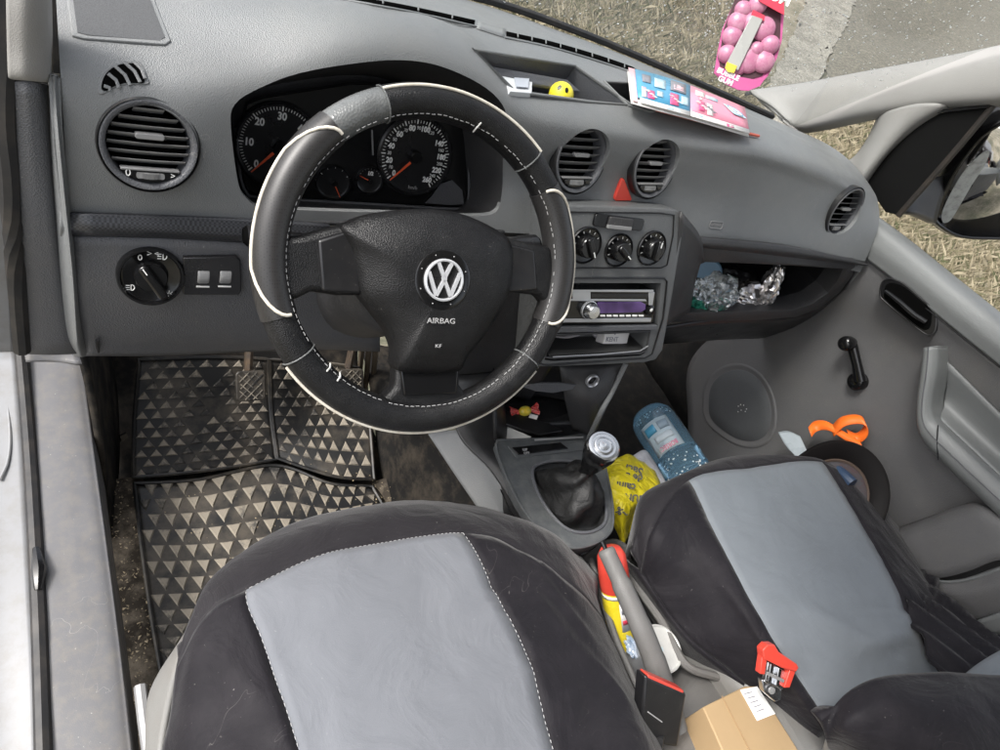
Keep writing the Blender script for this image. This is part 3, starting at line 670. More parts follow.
rimseg(T6,T7,.0012,'rim_cover',M['perf'],'perforated leather grip at the right of the rim')
rimseg(T7,T8,0,'rim_cover',M['leather'])
rimseg(T8,T9,.0008,'rim_cover',M['leather'])
def piping(t0,t1,phO,phI,lab,endin=(1,1),tw=R(9)):
    pts=[]; n=40
    def push(t,ph): pts.append(tor(t,ph,.0016))
    if endin[0]:
        for k in range(7): u=k/7; push(t0+tw*(u**2),phI+(phO-phI)*u)
    for k in range(n+1): push(t0+tw*(1 if endin[0] else 0)+(t1-t0-tw*(endin[0]+endin[1]))*k/n,phO)
    if endin[1]:
        for k in range(1,8): u=k/7; push(t1-tw*((1-u)**2),phO+(phI-phO)*u)
    bm=bmesh.new(); tube(bm,[p+WN*(noise.noise(p*60)*.0004) for p in pts],.0018,8); o=bmo('piping',bm,M['piping'],wheel,smooth=80); tag(o,lab)
piping(T2,T3,R(22),R(118),'cream piping round the left perforated grip',tw=R(16))
piping(T6,T7,R(22),R(118),'cream piping round the right perforated grip',tw=R(12))
piping(T4+R(1),T5-R(1),R(18),R(60),'long cream piping along the bottom of the rim',(0,0))
piping(T8+R(0),T9-R(0),R(45),R(100),'dirty cream piping along the top of the rim',(0,0))
# seams & stitches
bm=bmesh.new()
for t in(T1,T4,T5,T8): tube(bm,[tor(t,R(p),.0012) for p in range(0,200,12)],.0009,6)
bmo('seam',bm,M['leathergrey'],wheel)
bm=bmesh.new(); t=T2
k=0
while t<T2+2*PI:
    if random.random()<.88:
        ph=R(140)+random.uniform(-.03,.03)
        tube(bm,[tor(t,ph,.0010),tor(t+R(1.0),ph,.0013),tor(t+R(1.5),ph,.0010)],.00048,5)
    t+=R(2.4)
bmo('stitching',bm,M['dimwhite'],wheel)
bm=bmesh.new()
for q,(px,py) in enumerate([(476,118),(312,378),(322,390)]):
    t=th_px(px,py); tube(bm,[tor(t,R(120),.0018),tor(t+R(.4),R(140),.002),tor(t+R(.2),R(165),.0018)],.0009,5)
bmo('loose_thread',bm,M['stitch'],wheel)
# spokes and pad
def wpx(l,c): return [WF.px(x,y,c) for x,y in l]
def slab(name,px,c0,c1,mat,bevel=.006,par=wheel,k=0,F=None,seg=3):
    F=F or WF
    P=[F.px(x,y,c1) for x,y in px]; 
    if k: P=spl(P,k,True)
    bm=bmesh.new(); prism(bm,P,F.n*(c0-c1),F.n*0); return bmo(name,bm,mat,par,bevel=bevel,seg=seg)
slab('spoke',[(286,236),(302,236),(330,228),(362,222),(366,296),(338,296),(312,292),(292,302),(284,290),(280,260)],-.018,.010,M['leather'],.007)
slab('spoke_insert',[(318,240),(358,228),(362,294),(322,291)],.006,.0135,M['black'],.003)
slab('spoke',[(505,236),(530,243),(552,246),(556,262),(556,290),(552,312),(542,296),(505,292)],-.018,.010,M['leather'],.007)
slab('spoke_insert',[(508,244),(535,250),(538,290),(504,293)],.006,.0135,M['black'],.003)
slab('spoke',[(397,350),(460,350),(460,385),(470,398),(492,400),(470,415),(430,420),(390,414),(362,402),(384,400),(396,388)],-.018,.008,M['leather'],.006)
slab('spoke_insert',[(400,366),(459,365),(457,394),(404,396)],.004,.0125,M['gloss'],.002)
pad=[(342,228),(352,222),(370,215),(400,210),(430,209),(458,213),(480,221),(500,232),(511,243),(512,270),(509,292),(500,312),(484,336),(468,356),(459,371),(430,373),(399,371),(398,352),(390,332),(375,312),(362,294),(358,270),(352,248)]
P=spl([WF.px(x,y,.016) for x,y in pad],3,True)
bm=bmesh.new()
c=WF.px(432,285,.016); rows=[[p-WN*.030 for p in P],[p-WN*.006 for p in P]]
for i in range(12):
    s=1-i/12*.98
    rows.append([c+(p-c)*s+WN*(.026*(1-s**3.2)) for p in P])
vs=grid(bm,rows,True); bm.faces.new(vs[-1]); bmo('airbag_pad',bm,M['leather'],wheel,smooth=60)
# emblem: dark ring, silver disc with letters cut by dark field
EF=Frame(WF.px(443,280,.0415)+WN*0,WN,WUP)
er=.0225
bm=bmesh.new(); lathe(bm,EF,[(er*1.42,-.004),(er*1.42,.0004),(er*1.36,.0012),(er*1.0,.0010),(.001,.001)],56,cap=True); eb=bmo('emblem',bm,M['gloss'],wheel,smooth=40); tag(eb,'round silver maker emblem on a black disc')
bm=bmesh.new(); lathe(bm,EF,[(er,.0008),(er,.0042),(er*.94,.0048),(er*.88,.0044),(er*.87,.001)],56); bmo('emblem_ring',bm,M['emb'],eb,smooth=40)
bm=bmesh.new(); lathe(bm,EF,[(er*.88,.0012),(.001,.0018)],40,cap=False); bmo('emblem_field',bm,M['black'],eb)
def stroke(bm,a,b,w,c=.0018,h=.0026):
    a=Vector((*a,0));b=Vector((*b,0)); d=(b-a).normalized(); nn=Vector((-d.y,d.x,0))*w/2
    q=[a+nn,a-nn,b-nn,b+nn]; prism(bm,[EF.p(p.x*er,p.y*er,c) for p in q],WN*0,WN*h)
bm=bmesh.new(); w=.17
for s in(-1,1):
    stroke(bm,(s*.34,.80),(0,.10),w); stroke(bm,(s*.80,.36),(s*.37,-.74),w,.0019); stroke(bm,(s*.37,-.74),(0,.02),w,.0020)
stroke(bm,(-.12,.08),(.12,.08),.14,.0021); 
bmo('emblem_letters',bm,M['emb'],eb)
bm=bmesh.new()
for k in range(8):
    A=R(k*45+22); lathe(bm,EF.at(er*1.22*math.cos(A),er*1.22*math.sin(A),.001),[(.0008,0),(.0005,.0005)],8,cap=True)
bmo('ring_dots',bm,M['dimwhite'],eb)
# pad lettering
def padpt(px,py,c=.0405): return Frame(WF.px(px,py,c),WN,WUP)
join_meshes('airbag_lettering',[textmesh('AIRBAG',padpt(441,321,.041),.0062,None,None,None,c=.001,sx=1.15)],M['dimwhite'],wheel)
join_meshes('small_lettering',[textmesh('KF',padpt(438,346,.038),.004,None,None,None,c=.001,sx=1.3)],M['dimwhite'],wheel)
# ---------------- column with stalks
col=thing('steering_column','dark plastic steering column shroud with two stalks behind the wheel','steering column',(.37,.0,.68))
colP=[WC+WN*-.03,WC+WN*-.20+Vector((0,0,-.01))]
bm=bmesh.new()
def colring(c,sx,sy,d): return [c+WR*(sx*math.cos(2*PI*i/32))+WUP*(sy*math.sin(2*PI*i/32)+d) for i in range(32)]
rows=[colring(WC-WN*.028,.06,.06,-.01),colring(WC-WN*.035,.075,.07,-.015),colring(WC-WN*.10,.085,.072,-.02),colring(WC-WN*.2,.09,.08,-.03)]
vs=grid(bm,rows,True); bm.faces.new(vs[0]); bmo('shroud',bm,M['dashdark'],col,smooth=60)
def stalk(px,py,s,lab):
    p=WF.px(px,py,-.05); q=WC-WN*.05+WR*(s*.06)+WUP*.02
    bm=bmesh.new(); pts=[q,q.lerp(p,.5),q.lerp(p,.8),p]; tube(bm,pts,[.006,.008,.013,.0135],12,flat=.7); o=bmo('stalk',bm,M['black'],col,smooth=50); tag(o,lab)
    bm=bmesh.new(); tube(bm,[p,p+(p-q).normalized()*.004],[.0135,.009],12,flat=.7); bmo('stalk_tip',bm,M['void'],o)
stalk(247,236,-1,'left stalk poking out beyond the rim'); stalk(536,243,1,'right wiper stalk behind the wheel')
# ================================================================= SEATS
def cloth(p,amp=.003,sc=9,seed=0):
    n=noise.noise(Vector((p.x*sc+seed,p.y*sc*.6,p.z*sc)))*amp+noise.noise(Vector((p.x*sc*2.7+seed,p.y*sc*1.9,p.z*sc*2)))*amp*.4
    return Vector((p.x,p.y,p.z+n))
def seat_net(rows,ku=8,kv=8,seed=0,folds=()):
    g=net(rows,ku,kv)
    def f(p):
        p=cloth(p,.005,8,seed); p=Vector((p.x,p.y,p.z+.0018*noise.noise(Vector((p.x*60+p.y*25,p.y*22-p.x*14,seed)))))
        for (a,b,w,h) in folds:   # ridge/valley lines in plan (two xy points)
            a2=Vector(a);b2=Vector(b); d=(b2-a2); L2=d.length_squared; q=Vector((p.x,p.y)); t=max(0,min(1,(q-a2).dot(d)/L2)); dist=(q-(a2+d*t)).length
            e=1-abs(2*t-1)**3
            if dist<w*3: p.z+=h*math.exp(-(dist/w)**2)*e
        return p
    return [[f(p) for p in r] for r in g]
def part_of(g,r0,r1,c0,c1): return [r[c0:c1+1] for r in g[r0:r1+1]]
def sub(name,g,mat,par,lab=None,solid=.008,lift=0):
    bm=bmesh.new(); grid(bm,g); bmesh.ops.recalc_face_normals(bm,faces=bm.faces)
    bm.normal_update(); s=sum(1 if ff.normal.dot(Vector((0,-.3,1)))>0 else -1 for ff in bm.faces)
    if s<0: bmesh.ops.reverse_faces(bm,faces=bm.faces)
    o=bmo(name,bm,mat,par,smooth=180,solid=solid)
    if lab: tag(o,lab)
    return o
# driver seat: rows back->front ; columns left->right
ds=thing('driver_seat','driver seat in a black cover with pale blue grey centre panel','car seat',(.36,-.5,.1),'covered front seats')
def zr(l): return [Z(*q) for q in l]
Rr=[
 # front skirt bottom, front roll, top front edge(=black/insert), rows backwards
 zr([(200,600,.30),(232,560,.30),(292,525,.30),(360,507,.30),(430,501,.30),(500,512,.30),(560,535,.30),(600,575,.30)]),
 zr([(186,628,.38),(212,578,.385),(270,542,.39),(345,516,.40),(425,508,.40),(505,519,.395),(560,542,.385),(598,590,.36)]),
 zr([(176,668,.37),(204,618,.405),(246,590,.425),(340,550,.435),(463,533,.435),(522,552,.42),(572,585,.41),(606,620,.36)]),
 zr([(170,715,.36),(196,668,.405),(262,640,.43),(360,610,.44),(496,596,.435),(556,608,.42),(600,640,.40),(625,665,.35)]),
 zr([(160,765,.36),(200,725,.405),(283,700,.43),(385,680,.44),(530,662,.435),(590,672,.42),(630,700,.40),(650,722,.35)]),
 zr([(165,830,.36),(205,780,.405),(300,755,.43),(410,745,.44),(556,758,.435),(620,750,.42),(655,762,.40),(672,775,.35)]),
 zr([(170,910,.36),(215,850,.405),(320,830,.43),(440,830,.44),(590,850,.435),(650,840,.42),(690,840,.40),(700,850,.35)]),
]
K=8
g=seat_net(Rr,K,K,3.1,[((.40,-.435),(.58,-.375),.006,-.004),((.47,-.345),(.60,-.40),.007,.004),((.48,-.33),(.61,-.37),.007,.004),((.38,-.53),(.47,-.42),.004,.0035),((.42,-.56),(.48,-.44),.004,.004),((.45,-.58),(.50,-.47),.004,.003),((.55,-.40),(.60,-.52),.008,.005),((.53,-.42),(.57,-.56),.007,.004),((.56,-.50),(.61,-.60),.006,.005),((.15,-.40),(.20,-.55),.010,.004),((.2,-.34),(.33,-.30),.006,.003)])
sub('seat_cover',part_of(g,0,2*K,0,7*K),M['coverp'],ds,'purple tinted black cover over the front roll of the driver seat',.01)
sub('side_panel',part_of(g,2*K,6*K,0,2*K),M['cover'],ds,'black cover on the left bolster of the driver seat',.01)
sub('centre_panel',part_of(g,2*K,6*K,2*K,4*K),M['insert'],ds,'pale blue grey cloth centre panel',.01)
sub('side_panel',part_of(g,2*K,6*K,4*K,7*K),M['cover'],ds,'wrinkled black cover on the right bolster of the driver seat',.01)
# stitched edge of the insert
edge=[g[r][2*K] for r in range(6*K,2*K-1,-1)]+[g[2*K][c] for c in range(2*K,4*K+1)]+[g[r][4*K] for r in range(2*K,6*K+1)]
bm=bmesh.new(); 
E2=[]
for a,b in zip(edge,edge[1:]):
    m=max(1,int((b-a).length/.0028))
    E2+= [a.lerp(b,k/m) for k in range(m)]
for a,b in zip(E2[::2],E2[1::2]): tube(bm,[a+Vector((0,0,.0006)),b+Vector((0,0,.0006))],.00045,4)
bmo('stitching',bm,M['dimwhite'],ds)
# inner body of the seat so nothing is hollow
def seat_body(name,x0,x1,y0,y1,z0,z1,mat,par,bev=.03):
    bm=bmesh.new(); F=Frame((0,0,0),(0,0,1),(0,1,0)); F.u=Vector((1,0,0));F.v=Vector((0,1,0)); box(bm,F,(x0+x1)/2,(y0+y1)/2,(z0+z1)/2,x1-x0,y1-y0,z1-z0); return bmo(name,bm,mat,par,bevel=bev,seg=4)
M['seatbase']=plain('light grey seat base',(.17,.168,.16),.5,grain=.3,dirt=.5,dcol=(.16,.14,.12),dscale=9)
seat_body('seat_base',.125,.60,-.98,-.36,.10,.345,M['seatbase'],ds,.04)
sheet('side_trim',[zr([(150,830,.36),(160,740,.36),(176,668,.35),(190,630,.34)]),zr([(140,840,.30),(145,750,.30),(150,690,.27),(185,632,.27)]),zr([(150,840,.2),(150,760,.2),(165,680,.2),(190,640,.2)])],M['seatbase'],ds,6,6,solid=.006)
bm=bmesh.new(); tube(bm,[Z(140,686,.2),Z(144,720,.2),Z(150,760,.2),Z(152,790,.2)],.0075,8,flat=1.0); bmo('adjust_lever',bm,M['slat'],ds)
# passenger seat
ps=thing('passenger_seat','passenger seat in a black cover with darker slate blue centre panel','car seat',(1.08,-.5,.1),'covered front seats')
Rp=[
 zr([(622,560,.28),(640,505,.28),(668,486,.29),(720,463,.30),(790,460,.30),(850,480,.30),(900,530,.29),(935,570,.26)]),
 zr([(632,545,.36),(640,500,.375),(672,478,.39),(735,456,.40),(800,458,.40),(850,478,.39),(893,520,.38),(925,560,.36)]),
 zr([(640,572,.34),(652,530,.40),(690,479,.43),(752,467,.435),(822,462,.43),(862,490,.415),(900,535,.40),(935,585,.36)]),
 zr([(665,610,.33),(690,560,.405),(716,535,.43),(785,520,.44),(853,510,.43),(890,540,.42),(925,580,.40),(955,620,.36)]),
 zr([(690,640,.33),(725,610,.40),(745,592,.43),(815,580,.44),(885,566,.43),(920,590,.42),(955,620,.40),(985,655,.36)]),
 zr([(730,672,.33),(758,650,.40),(772,640,.42),(845,635,.43),(912,622,.425),(945,630,.42),(980,650,.41),(1010,680,.37)]),
 zr([(775,712,.32),(795,700,.38),(806,690,.40),(868,690,.40),(935,668,.40),(980,675,.41),(1020,690,.41),(1050,720,.38)]),
 zr([(810,750,.30),(822,735,.35),(835,730,.37),(900,730,.37),(965,710,.37),(1010,710,.38),(1060,730,.39),(1090,750,.37)]),
]
g=seat_net(Rp,K,K,8.7,[((1.0,-.42),(1.12,-.40),.012,-.004),((1.02,-.58),(1.22,-.62),.010,-.009),((1.0,-.64),(1.2,-.655),.012,.010),((.95,-.56),(1.08,-.66),.012,.008),((1.10,-.67),(1.25,-.63),.008,-.008)])
sub('seat_cover',part_of(g,0,2*K,0,7*K),M['coverp'],ps,'black cover over the front roll of the passenger seat',.01)
sub('side_panel',part_of(g,2*K,7*K,0,2*K),M['cover'],ps,'creased black cover on the tunnel side of the passenger seat',.01)
sub('centre_panel',part_of(g,2*K,7*K,2*K,4*K),M['insert2'],ps,'slate blue cloth centre panel',.01)
sub('side_panel',part_of(g,2*K,7*K,4*K,7*K),M['cover'],ps,'black cover on the door side of the passenger seat',.01)
seat_body('seat_base',.86,1.30,-.95,-.40,.10,.34,M['seatbase'],ps,.04)
# draped cloth along the tunnel side
sheet('side_skirt',[zr([(622,560,.29),(640,575,.34),(665,612,.33),(690,642,.33),(730,674,.33),(775,714,.32),(812,752,.30)]),zr([(610,555,.24),(628,590,.24),(665,640,.24),(700,672,.24),(740,705,.24),(780,740,.24),(815,775,.24)])],M['cover'],ps,6,5,solid=.006)
# loose black cloth between seat and backrest at the door side
sheet('cover_flap',[zr([(925,560,.37),(950,600,.42),(985,625,.42),(1030,640,.42)]),zr([(905,590,.42),(935,625,.44),(975,652,.45),(1010,662,.45)]),zr([(912,622,.43),(940,668,.45),(970,690,.46),(1000,700,.46)])],M['cover'],ps,8,8,solid=.005,fn=lambda p:Vector((p.x,p.y,p.z+.008*math.sin(p.x*110+p.y*30))))
# backrest: rounded bolster seen end-on at the lower right
bk=[[Z(822,720,.47),Z(850,690,.50),Z(885,676,.52),(Z(940,672,.53)),(Z(1010,676,.54)),Z(1100,685,.55)],
    [Z(826,742,.44),Z(850,722,.50),Z(890,708,.53),(Z(950,704,.55)),(Z(1020,706,.56)),Z(1100,712,.57)],
    [Z(832,752,.40),Z(858,755,.46),Z(900,756,.50),(Z(960,752,.53)),(Z(1030,750,.54)),Z(1110,750,.55)],
    [Z(850,772,.34),Z(880,800,.40),Z(930,810,.44),(Z(990,805,.47)),(Z(1060,800,.5)),Z(1130,795,.5)]]
o=sheet('backrest',bk,M['cover'],ps,8,8,solid=.02,fn=lambda p:cloth(p,.004,14,2)); tag(o,'black rounded backrest bolster at the lower right')
o=sheet('backrest_insert',[[Z(955,682,.47),Z(980,662,.49),Z(1010,646,.50),Z(1040,640,.5)],[Z(965,690,.49),Z(990,678,.51),Z(1020,668,.52),Z(1050,660,.52)]],M['insert2'],ps,5,4,solid=.01)
sheet('backrest_lower_trim',[[Z(826,742,.40),Z(845,752,.40),Z(880,762,.41)],[Z(815,770,.30),Z(850,790,.32),Z(900,800,.34)]],M['seatbase'],ps,5,4,solid=.01)
# ================================================================= FLOOR, SILL, BODY
M['carpet']=plain('dark dirty carpet',(.013,.0125,.012),.9,dirt=.5,dcol=(.16,.13,.095),dscale=7,spec=.2)
M['carpetb']=plain('black carpet',(.010,.010,.010),.95,dirt=.25,dcol=(.06,.05,.04),dscale=16,spec=.1)
M['carpetd']=plain('very dirty tan carpet',(.05,.042,.033),.95,dirt=1,dcol=(.30,.25,.19),dscale=10,spec=.1)
M['mat']=plain('black rubber mat',(.007,.007,.007),.5,dirt=.9,dcol=(.12,.10,.075),dscale=5)
# dusty studs: noise between black, tan and grey
m_,N_,L_,b_=new_mat('dusty rubber studs'); g_=N_.new('ShaderNodeNewGeometry')
n1=N_.new('ShaderNodeTexNoise'); n1.inputs['Scale'].default_value=7; n1.inputs['Detail'].default_value=6; n1.inputs['Roughness'].default_value=.6; L_.new(g_.outputs['Position'],n1.inputs['Vector'])
n2=N_.new('ShaderNodeTexNoise'); n2.inputs['Scale'].default_value=75; n2.inputs['Detail'].default_value=8; n2.inputs['Roughness'].default_value=.8; L_.new(g_.outputs['Position'],n2.inputs['Vector'])
mx=N_.new('ShaderNodeMath'); mx.operation='MULTIPLY_ADD'; L_.new(n2.outputs['Fac'],mx.inputs[0]); mx.inputs[1].default_value=.75; L_.new(n1.outputs['Fac'],mx.inputs[2])
r3=N_.new('ShaderNodeMath'); r3.operation='MULTIPLY_ADD'; L_.new(g_.outputs['Random Per Island'],r3.inputs[0]); r3.inputs[1].default_value=.16; L_.new(mx.outputs[0],r3.inputs[2]); mx=r3
r_=N_.new('ShaderNodeValToRGB'); e=r_.color_ramp.elements; e[0].position=.80; e[0].color=(.018,.017,.016,1); e[1].position=1.0; e[1].color=(.24,.21,.165,1); k=e.new(.87); k.color=(.075,.068,.058,1); k=e.new(.94); k.color=(.16,.142,.115,1)
L_.new(mx.outputs[0],r_.inputs[0]); L_.new(r_.outputs[0],b_.inputs['Base Color']); b_.inputs['Roughness'].default_value=.7; M['stud']=m_
fl=thing('cabin_floor','dirty dark carpeted car floor with crumbs beside the rubber mat and under the dashboard','car floor',(.7,0,0))
def zz(l): return [Z(*q) for q in l]
def bump(p,a=.006,s=14): return Vector((p.x,p.y,p.z+a*noise.noise(p*s)))
fr=[[Vector((x,y,z)) for x in (-.02,.1,.25,.45,.58)] for y,z in ((.55,.40),(.45,.22),(.36,.10),(.28,.035),(.1,.02),(-.2,.02),(-.6,.02),(-1.0,.02))]
sheet('carpet',fr,M['carpet'],fl,6,6,solid=.01,fn=bump)
fr=[[Vector((x,y,z)) for x in (.80,.95,1.15,1.35,1.54)] for y,z in ((.62,.46),(.56,.24),(.46,.08),(.38,.035),(.1,.02),(-.2,.02),(-.6,.02),(-1.0,.02))]
sheet('carpet',fr,M['carpetb'],fl,6,6,solid=.01,fn=bump)
# dirty strip by the sill (carpet patch with debris)
sheet('carpet_patch',[zz([(96,486,.045),(112,480,.045),(134,478,.045),(150,476,.03)]),zz([(100,560,.04),(120,556,.04),(140,552,.04),(160,550,.03)]),zz([(108,640,.04),(125,636,.04),(146,632,.04),(170,630,.03)]),zz([(118,720,.04),(135,716,.04),(158,712,.04),(185,710,.03)]),zz([(124,780,.04),(140,776,.04),(165,772,.04),(190,770,.03)])],M['carpetd'],fl,6,6,solid=.004,fn=bump)
sheet('carpet_patch',[zz([(372,482,.05),(385,478,.06),(400,476,.08)]),zz([(385,500,.05),(405,496,.07),(425,490,.10)]),zz([(390,525,.05),(415,520,.07),(440,512,.10)])],M['carpetd'],fl,5,5,solid=.004,fn=bump)
# footwell left wall (kick panel) and firewall
sheet('kick_panel',[[Vector((.02,.10,.50)),Vector((.02,.25,.50)),Vector((.0,.55,.50))],[Vector((.05,.06,.26)),Vector((.05,.25,.26)),Vector((.05,.5,.26))],[Vector((.06,-.02,.03)),Vector((.085,.18,.03)),Vector((.09,.42,.06))]],M['carpet'],fl,6,6,solid=.01,fn=lambda p:bump(p,.008,9))
bm=bmesh.new(); F=Frame(Y(122,436,.12),(0.6,-1,.4)); box(bm,F,0,0,.004,.012,.012,.004); bmo('carpet_clip',bm,M['gloss'],fl)
sheet('firewall',[[Vector((x,.60,.66)) for x in(-.05,.4,.8,1.2,1.5)],[Vector((x,.62,.1)) for x in(-.05,.4,.8,1.2,1.5)]],M['carpetb'],fl,4,4,solid=.01)
# transmission tunnel, dirty left flank
sheet('tunnel_flank',[[Y(360,340,.30),Y(400,350,.30),Y(440,350,.28),Y(480,350,.25)],zz([(372,400,.10),(400,410,.2),(425,415,.27),(450,420,.30)]),zz([(378,455,.06),(398,450,.15),(425,440,.24),(445,436,.29)]),zz([(388,505,.04),(412,500,.12),(440,480,.22),(462,468,.28)]),zz([(390,560,.04),(425,545,.12),(460,520,.22),(485,505,.28)])],M['carpet'],fl,6,6,solid=.006,fn=lambda p:bump(p,.010,11))
# crumbs: countless
bm=bmesh.new()
def crumb(p,s):
    v=[bm.verts.new(p+Vector((random.uniform(-1,1),random.uniform(-1,1),random.uniform(0,1)))*s) for _ in range(4)]
    for a,b,c in((0,1,2),(0,2,3),(0,3,1),(1,3,2)): bm.faces.new((v[a],v[b],v[c]))
for _ in range(420):
    t=random.random(); py=480+t*260; px=98+t*26+random.uniform(0,38); crumb(Z(px,py,.05),random.uniform(.0008,.0035))
for _ in range(160): crumb(Z(random.uniform(372,440),random.uniform(480,515),.065),random.uniform(.0008,.003))
for _ in range(260): crumb(Z(random.uniform(160,380),random.uniform(380,560),.066),random.uniform(.0006,.002))
me=bpy.data.meshes.new('crumbs'); bm.to_mesh(me); bm.free()
M['crumb']=plain('tan crumbs',(.42,.34,.22),.9,dirt=1,dcol=(.08,.06,.05),dscale=60)
tag(link('crumbs',me,M['crumb']),'tan crumbs and grit scattered over mat and dirty carpet','crumbs',kind='stuff')
# ---------------------------------------------------------------- rubber mat
mat=thing('floor_mat','black rubber floor mat with dusty triangular studs lying in the driver footwell','floor mat',tuple(Z(250,450,.05)))
class Quad:
    def __init__(s,rows,ku=10,kv=10): s.g=net(rows,ku,kv); s.nr=len(s.g)-1; s.nc=len(s.g[0])-1
    def __call__(s,u,v):
        a=min(max(v,0),1)*s.nr; b=min(max(u,0),1)*s.nc; i=min(int(a),s.nr-1); j=min(int(b),s.nc-1); a-=i;b-=j
        return (s.g[i][j]*(1-b)+s.g[i][j+1]*b)*(1-a)+(s.g[i+1][j]*(1-b)+s.g[i+1][j+1]*b)*a
def stud_panel(name,rows,nu,nv,up,h=.0035,lab=None,rim=True,miss=.0,scale=.80):
    Q=Quad(rows); bm=bmesh.new(); grid(bm,Q.g); bm.normal_update()
    o=sheet(name,Q.g,M['mat'],mat,ku=0,solid=.004)
    if lab: tag(o,lab)
    bm=bmesh.new()
    for r in range(nv):
        for c in range(nu+1):
            off=.5*(r%2)
            u0=(c+off-.5)/nu; uc=u0+.5/nu
            tri=[(u0,1),(u0+1/nu,1),(uc,0)] if not up else [(u0,0+1),(u0+1/nu,1),(uc,0)]
            if up: P=[(u0,(r+1)/nv),(u0+1/nu,(r+1)/nv),(uc,r/nv)]
            else: P=[(u0,r/nv),(u0+1/nu,r/nv),(uc,(r+1)/nv)]
            cu=sum(p[0] for p in P)/3; cv=sum(p[1] for p in P)/3
            if cu<.012 or cu>.988 or random.random()<miss: continue
            if any(p[0]<-.002 or p[0]>1.002 for p in P): continue
            pts=[Q(cu+(a-cu)*scale,cv+(b-cv)*scale) for a,b in P]
            n=(pts[1]-pts[0]).cross(pts[2]-pts[0]).normalized()
            if n.dot(CAM-pts[0])<0: n=-n
            c3=sum(pts,Vector())/3
            a=[bm.verts.new(p) for p in pts]; b=[bm.verts.new(c3+(p-c3)*.72+n*h*random.uniform(.6,1.1)) for p in pts]
            bm.faces.new(b)
            for i in range(3): bm.faces.new((a[i],a[(i+1)%3],b[(i+1)%3],b[i]))
    bmesh.ops.recalc_face_normals(bm,faces=bm.faces)
    me=bpy.data.meshes.new('studs'); bm.to_mesh(me); bm.free(); s=link('studs',me,M['stud'],o)
    if rim:
        g=Q.g; ring=g[0]+[r[-1] for r in g[1:]]+g[-1][::-1][1:]+[r[0] for r in g[::-1]][1:-1]
        bm=bmesh.new(); tube(bm,[p+Vector((0,0,.002)) for p in ring],.0035,6,True); bmo('rim',bm,M['mat'],o)
    return Q
stud_panel('mat_panel',[zz([(139,360,.20),(190,358,.20),(240,358,.20),(268,360,.20)]),zz([(134,420,.11),(180,418,.11),(230,414,.11),(270,412,.11)]),zz([(133,478,.060),(180,474,.060),(230,468,.060),(276,460,.060)])],9,12,True,lab='upper studded panel of the mat against the toe board',miss=.03)
stud_panel('mat_panel',[zz([(270,360,.20),(300,362,.20),(330,364,.20),(358,368,.20)]),zz([(272,412,.11),(305,412,.11),(335,410,.11),(368,412,.11)]),zz([(278,459,.062),(310,470,.062),(340,478,.062),(374,480,.062)])],8,11,True,lab='greyer right hand panel of the mat below the pedals',miss=.08)
stud_panel('mat_panel',[zz([(134,484,.055),(200,480,.055),(275,466,.055),(330,484,.055),(372,487,.055)]),zz([(142,550,.05),(210,548,.05),(280,540,.05),(335,538,.05),(388,520,.05)]),zz([(152,620,.05),(225,615,.05),(290,606,.05),(340,600,.05),(395,580,.05)]),zz([(161,672,.05),(235,668,.05),(300,660,.05),(350,650,.05),(400,640,.05)])],16,13,False,lab='lower dust covered panel of the mat running under the seat',miss=.02,scale=.82)
# pedals
M['metal']=plain('worn painted metal',(.10,.08,.065),.5,metal=.4,dirt=.7,dcol=(.25,.17,.10),dscale=18)
def pedal(px,py,z,w,h,arm,lab,name='clutch_pedal'):
    c=Z(px,py,z); t=thing(name,lab,'pedal',tuple(c))
    F=Frame(c,Vector((0,-.75,.65)),(0,0,1))
    bm=bmesh.new(); prism(bm,rrect(F,0,0,w,h,.008),F.n*-.008,F.n*0); p=bmo('pedal_pad',bm,M['mat'],t,bevel=.002)
    bm=bmesh.new()
    for k in range(-4,5):
        for s in(-1,1):
            a=Vector((k*.012,0)); L_=[]
            for tt in [x/12-.5 for x in range(13)]:
                x=k*.014+s*tt*h*.9; y=tt*h*.9
                if abs(x)<w/2-.004: L_.append(F.p(x,y,.0012))
            if len(L_)>2: tube(bm,[L_[0],L_[-1]],.0011,4)
    bmo('grip_ribs',bm,M['stud'],p)
    bm=bmesh.new(); tube(bm,[F.p(0,h*.4,-.008),F.p(0,h*.55,-.02),c+Vector(arm)*.5,c+Vector(arm)],[.006,.008,.008,.008],8,flat=1.5); bmo('pedal_arm',bm,M['metal'],t)
pedal(251,386,.22,.052,.055,(0.0,.16,.26),'small black clutch pedal pad with a crossed grip above the mat')
pedal(352,384,.20,.05,.06,(0.01,.14,.28),'dusty brake pedal seen through the steering wheel opening','brake_pedal')
# steering shaft / dusty bracket bars
bm=bmesh.new()
for k in range(3): 
    tube(bm,[Y(362+k*7,345,.22),Y(358+k*7,395,.24),Y(360+k*6,425,.26)],.006,6)
bmo('bracket_bars',bm,plain('dusty bracket',(.16,.125,.085),.8,dirt=.5,dcol=(.05,.04,.03),dscale=30),fl)
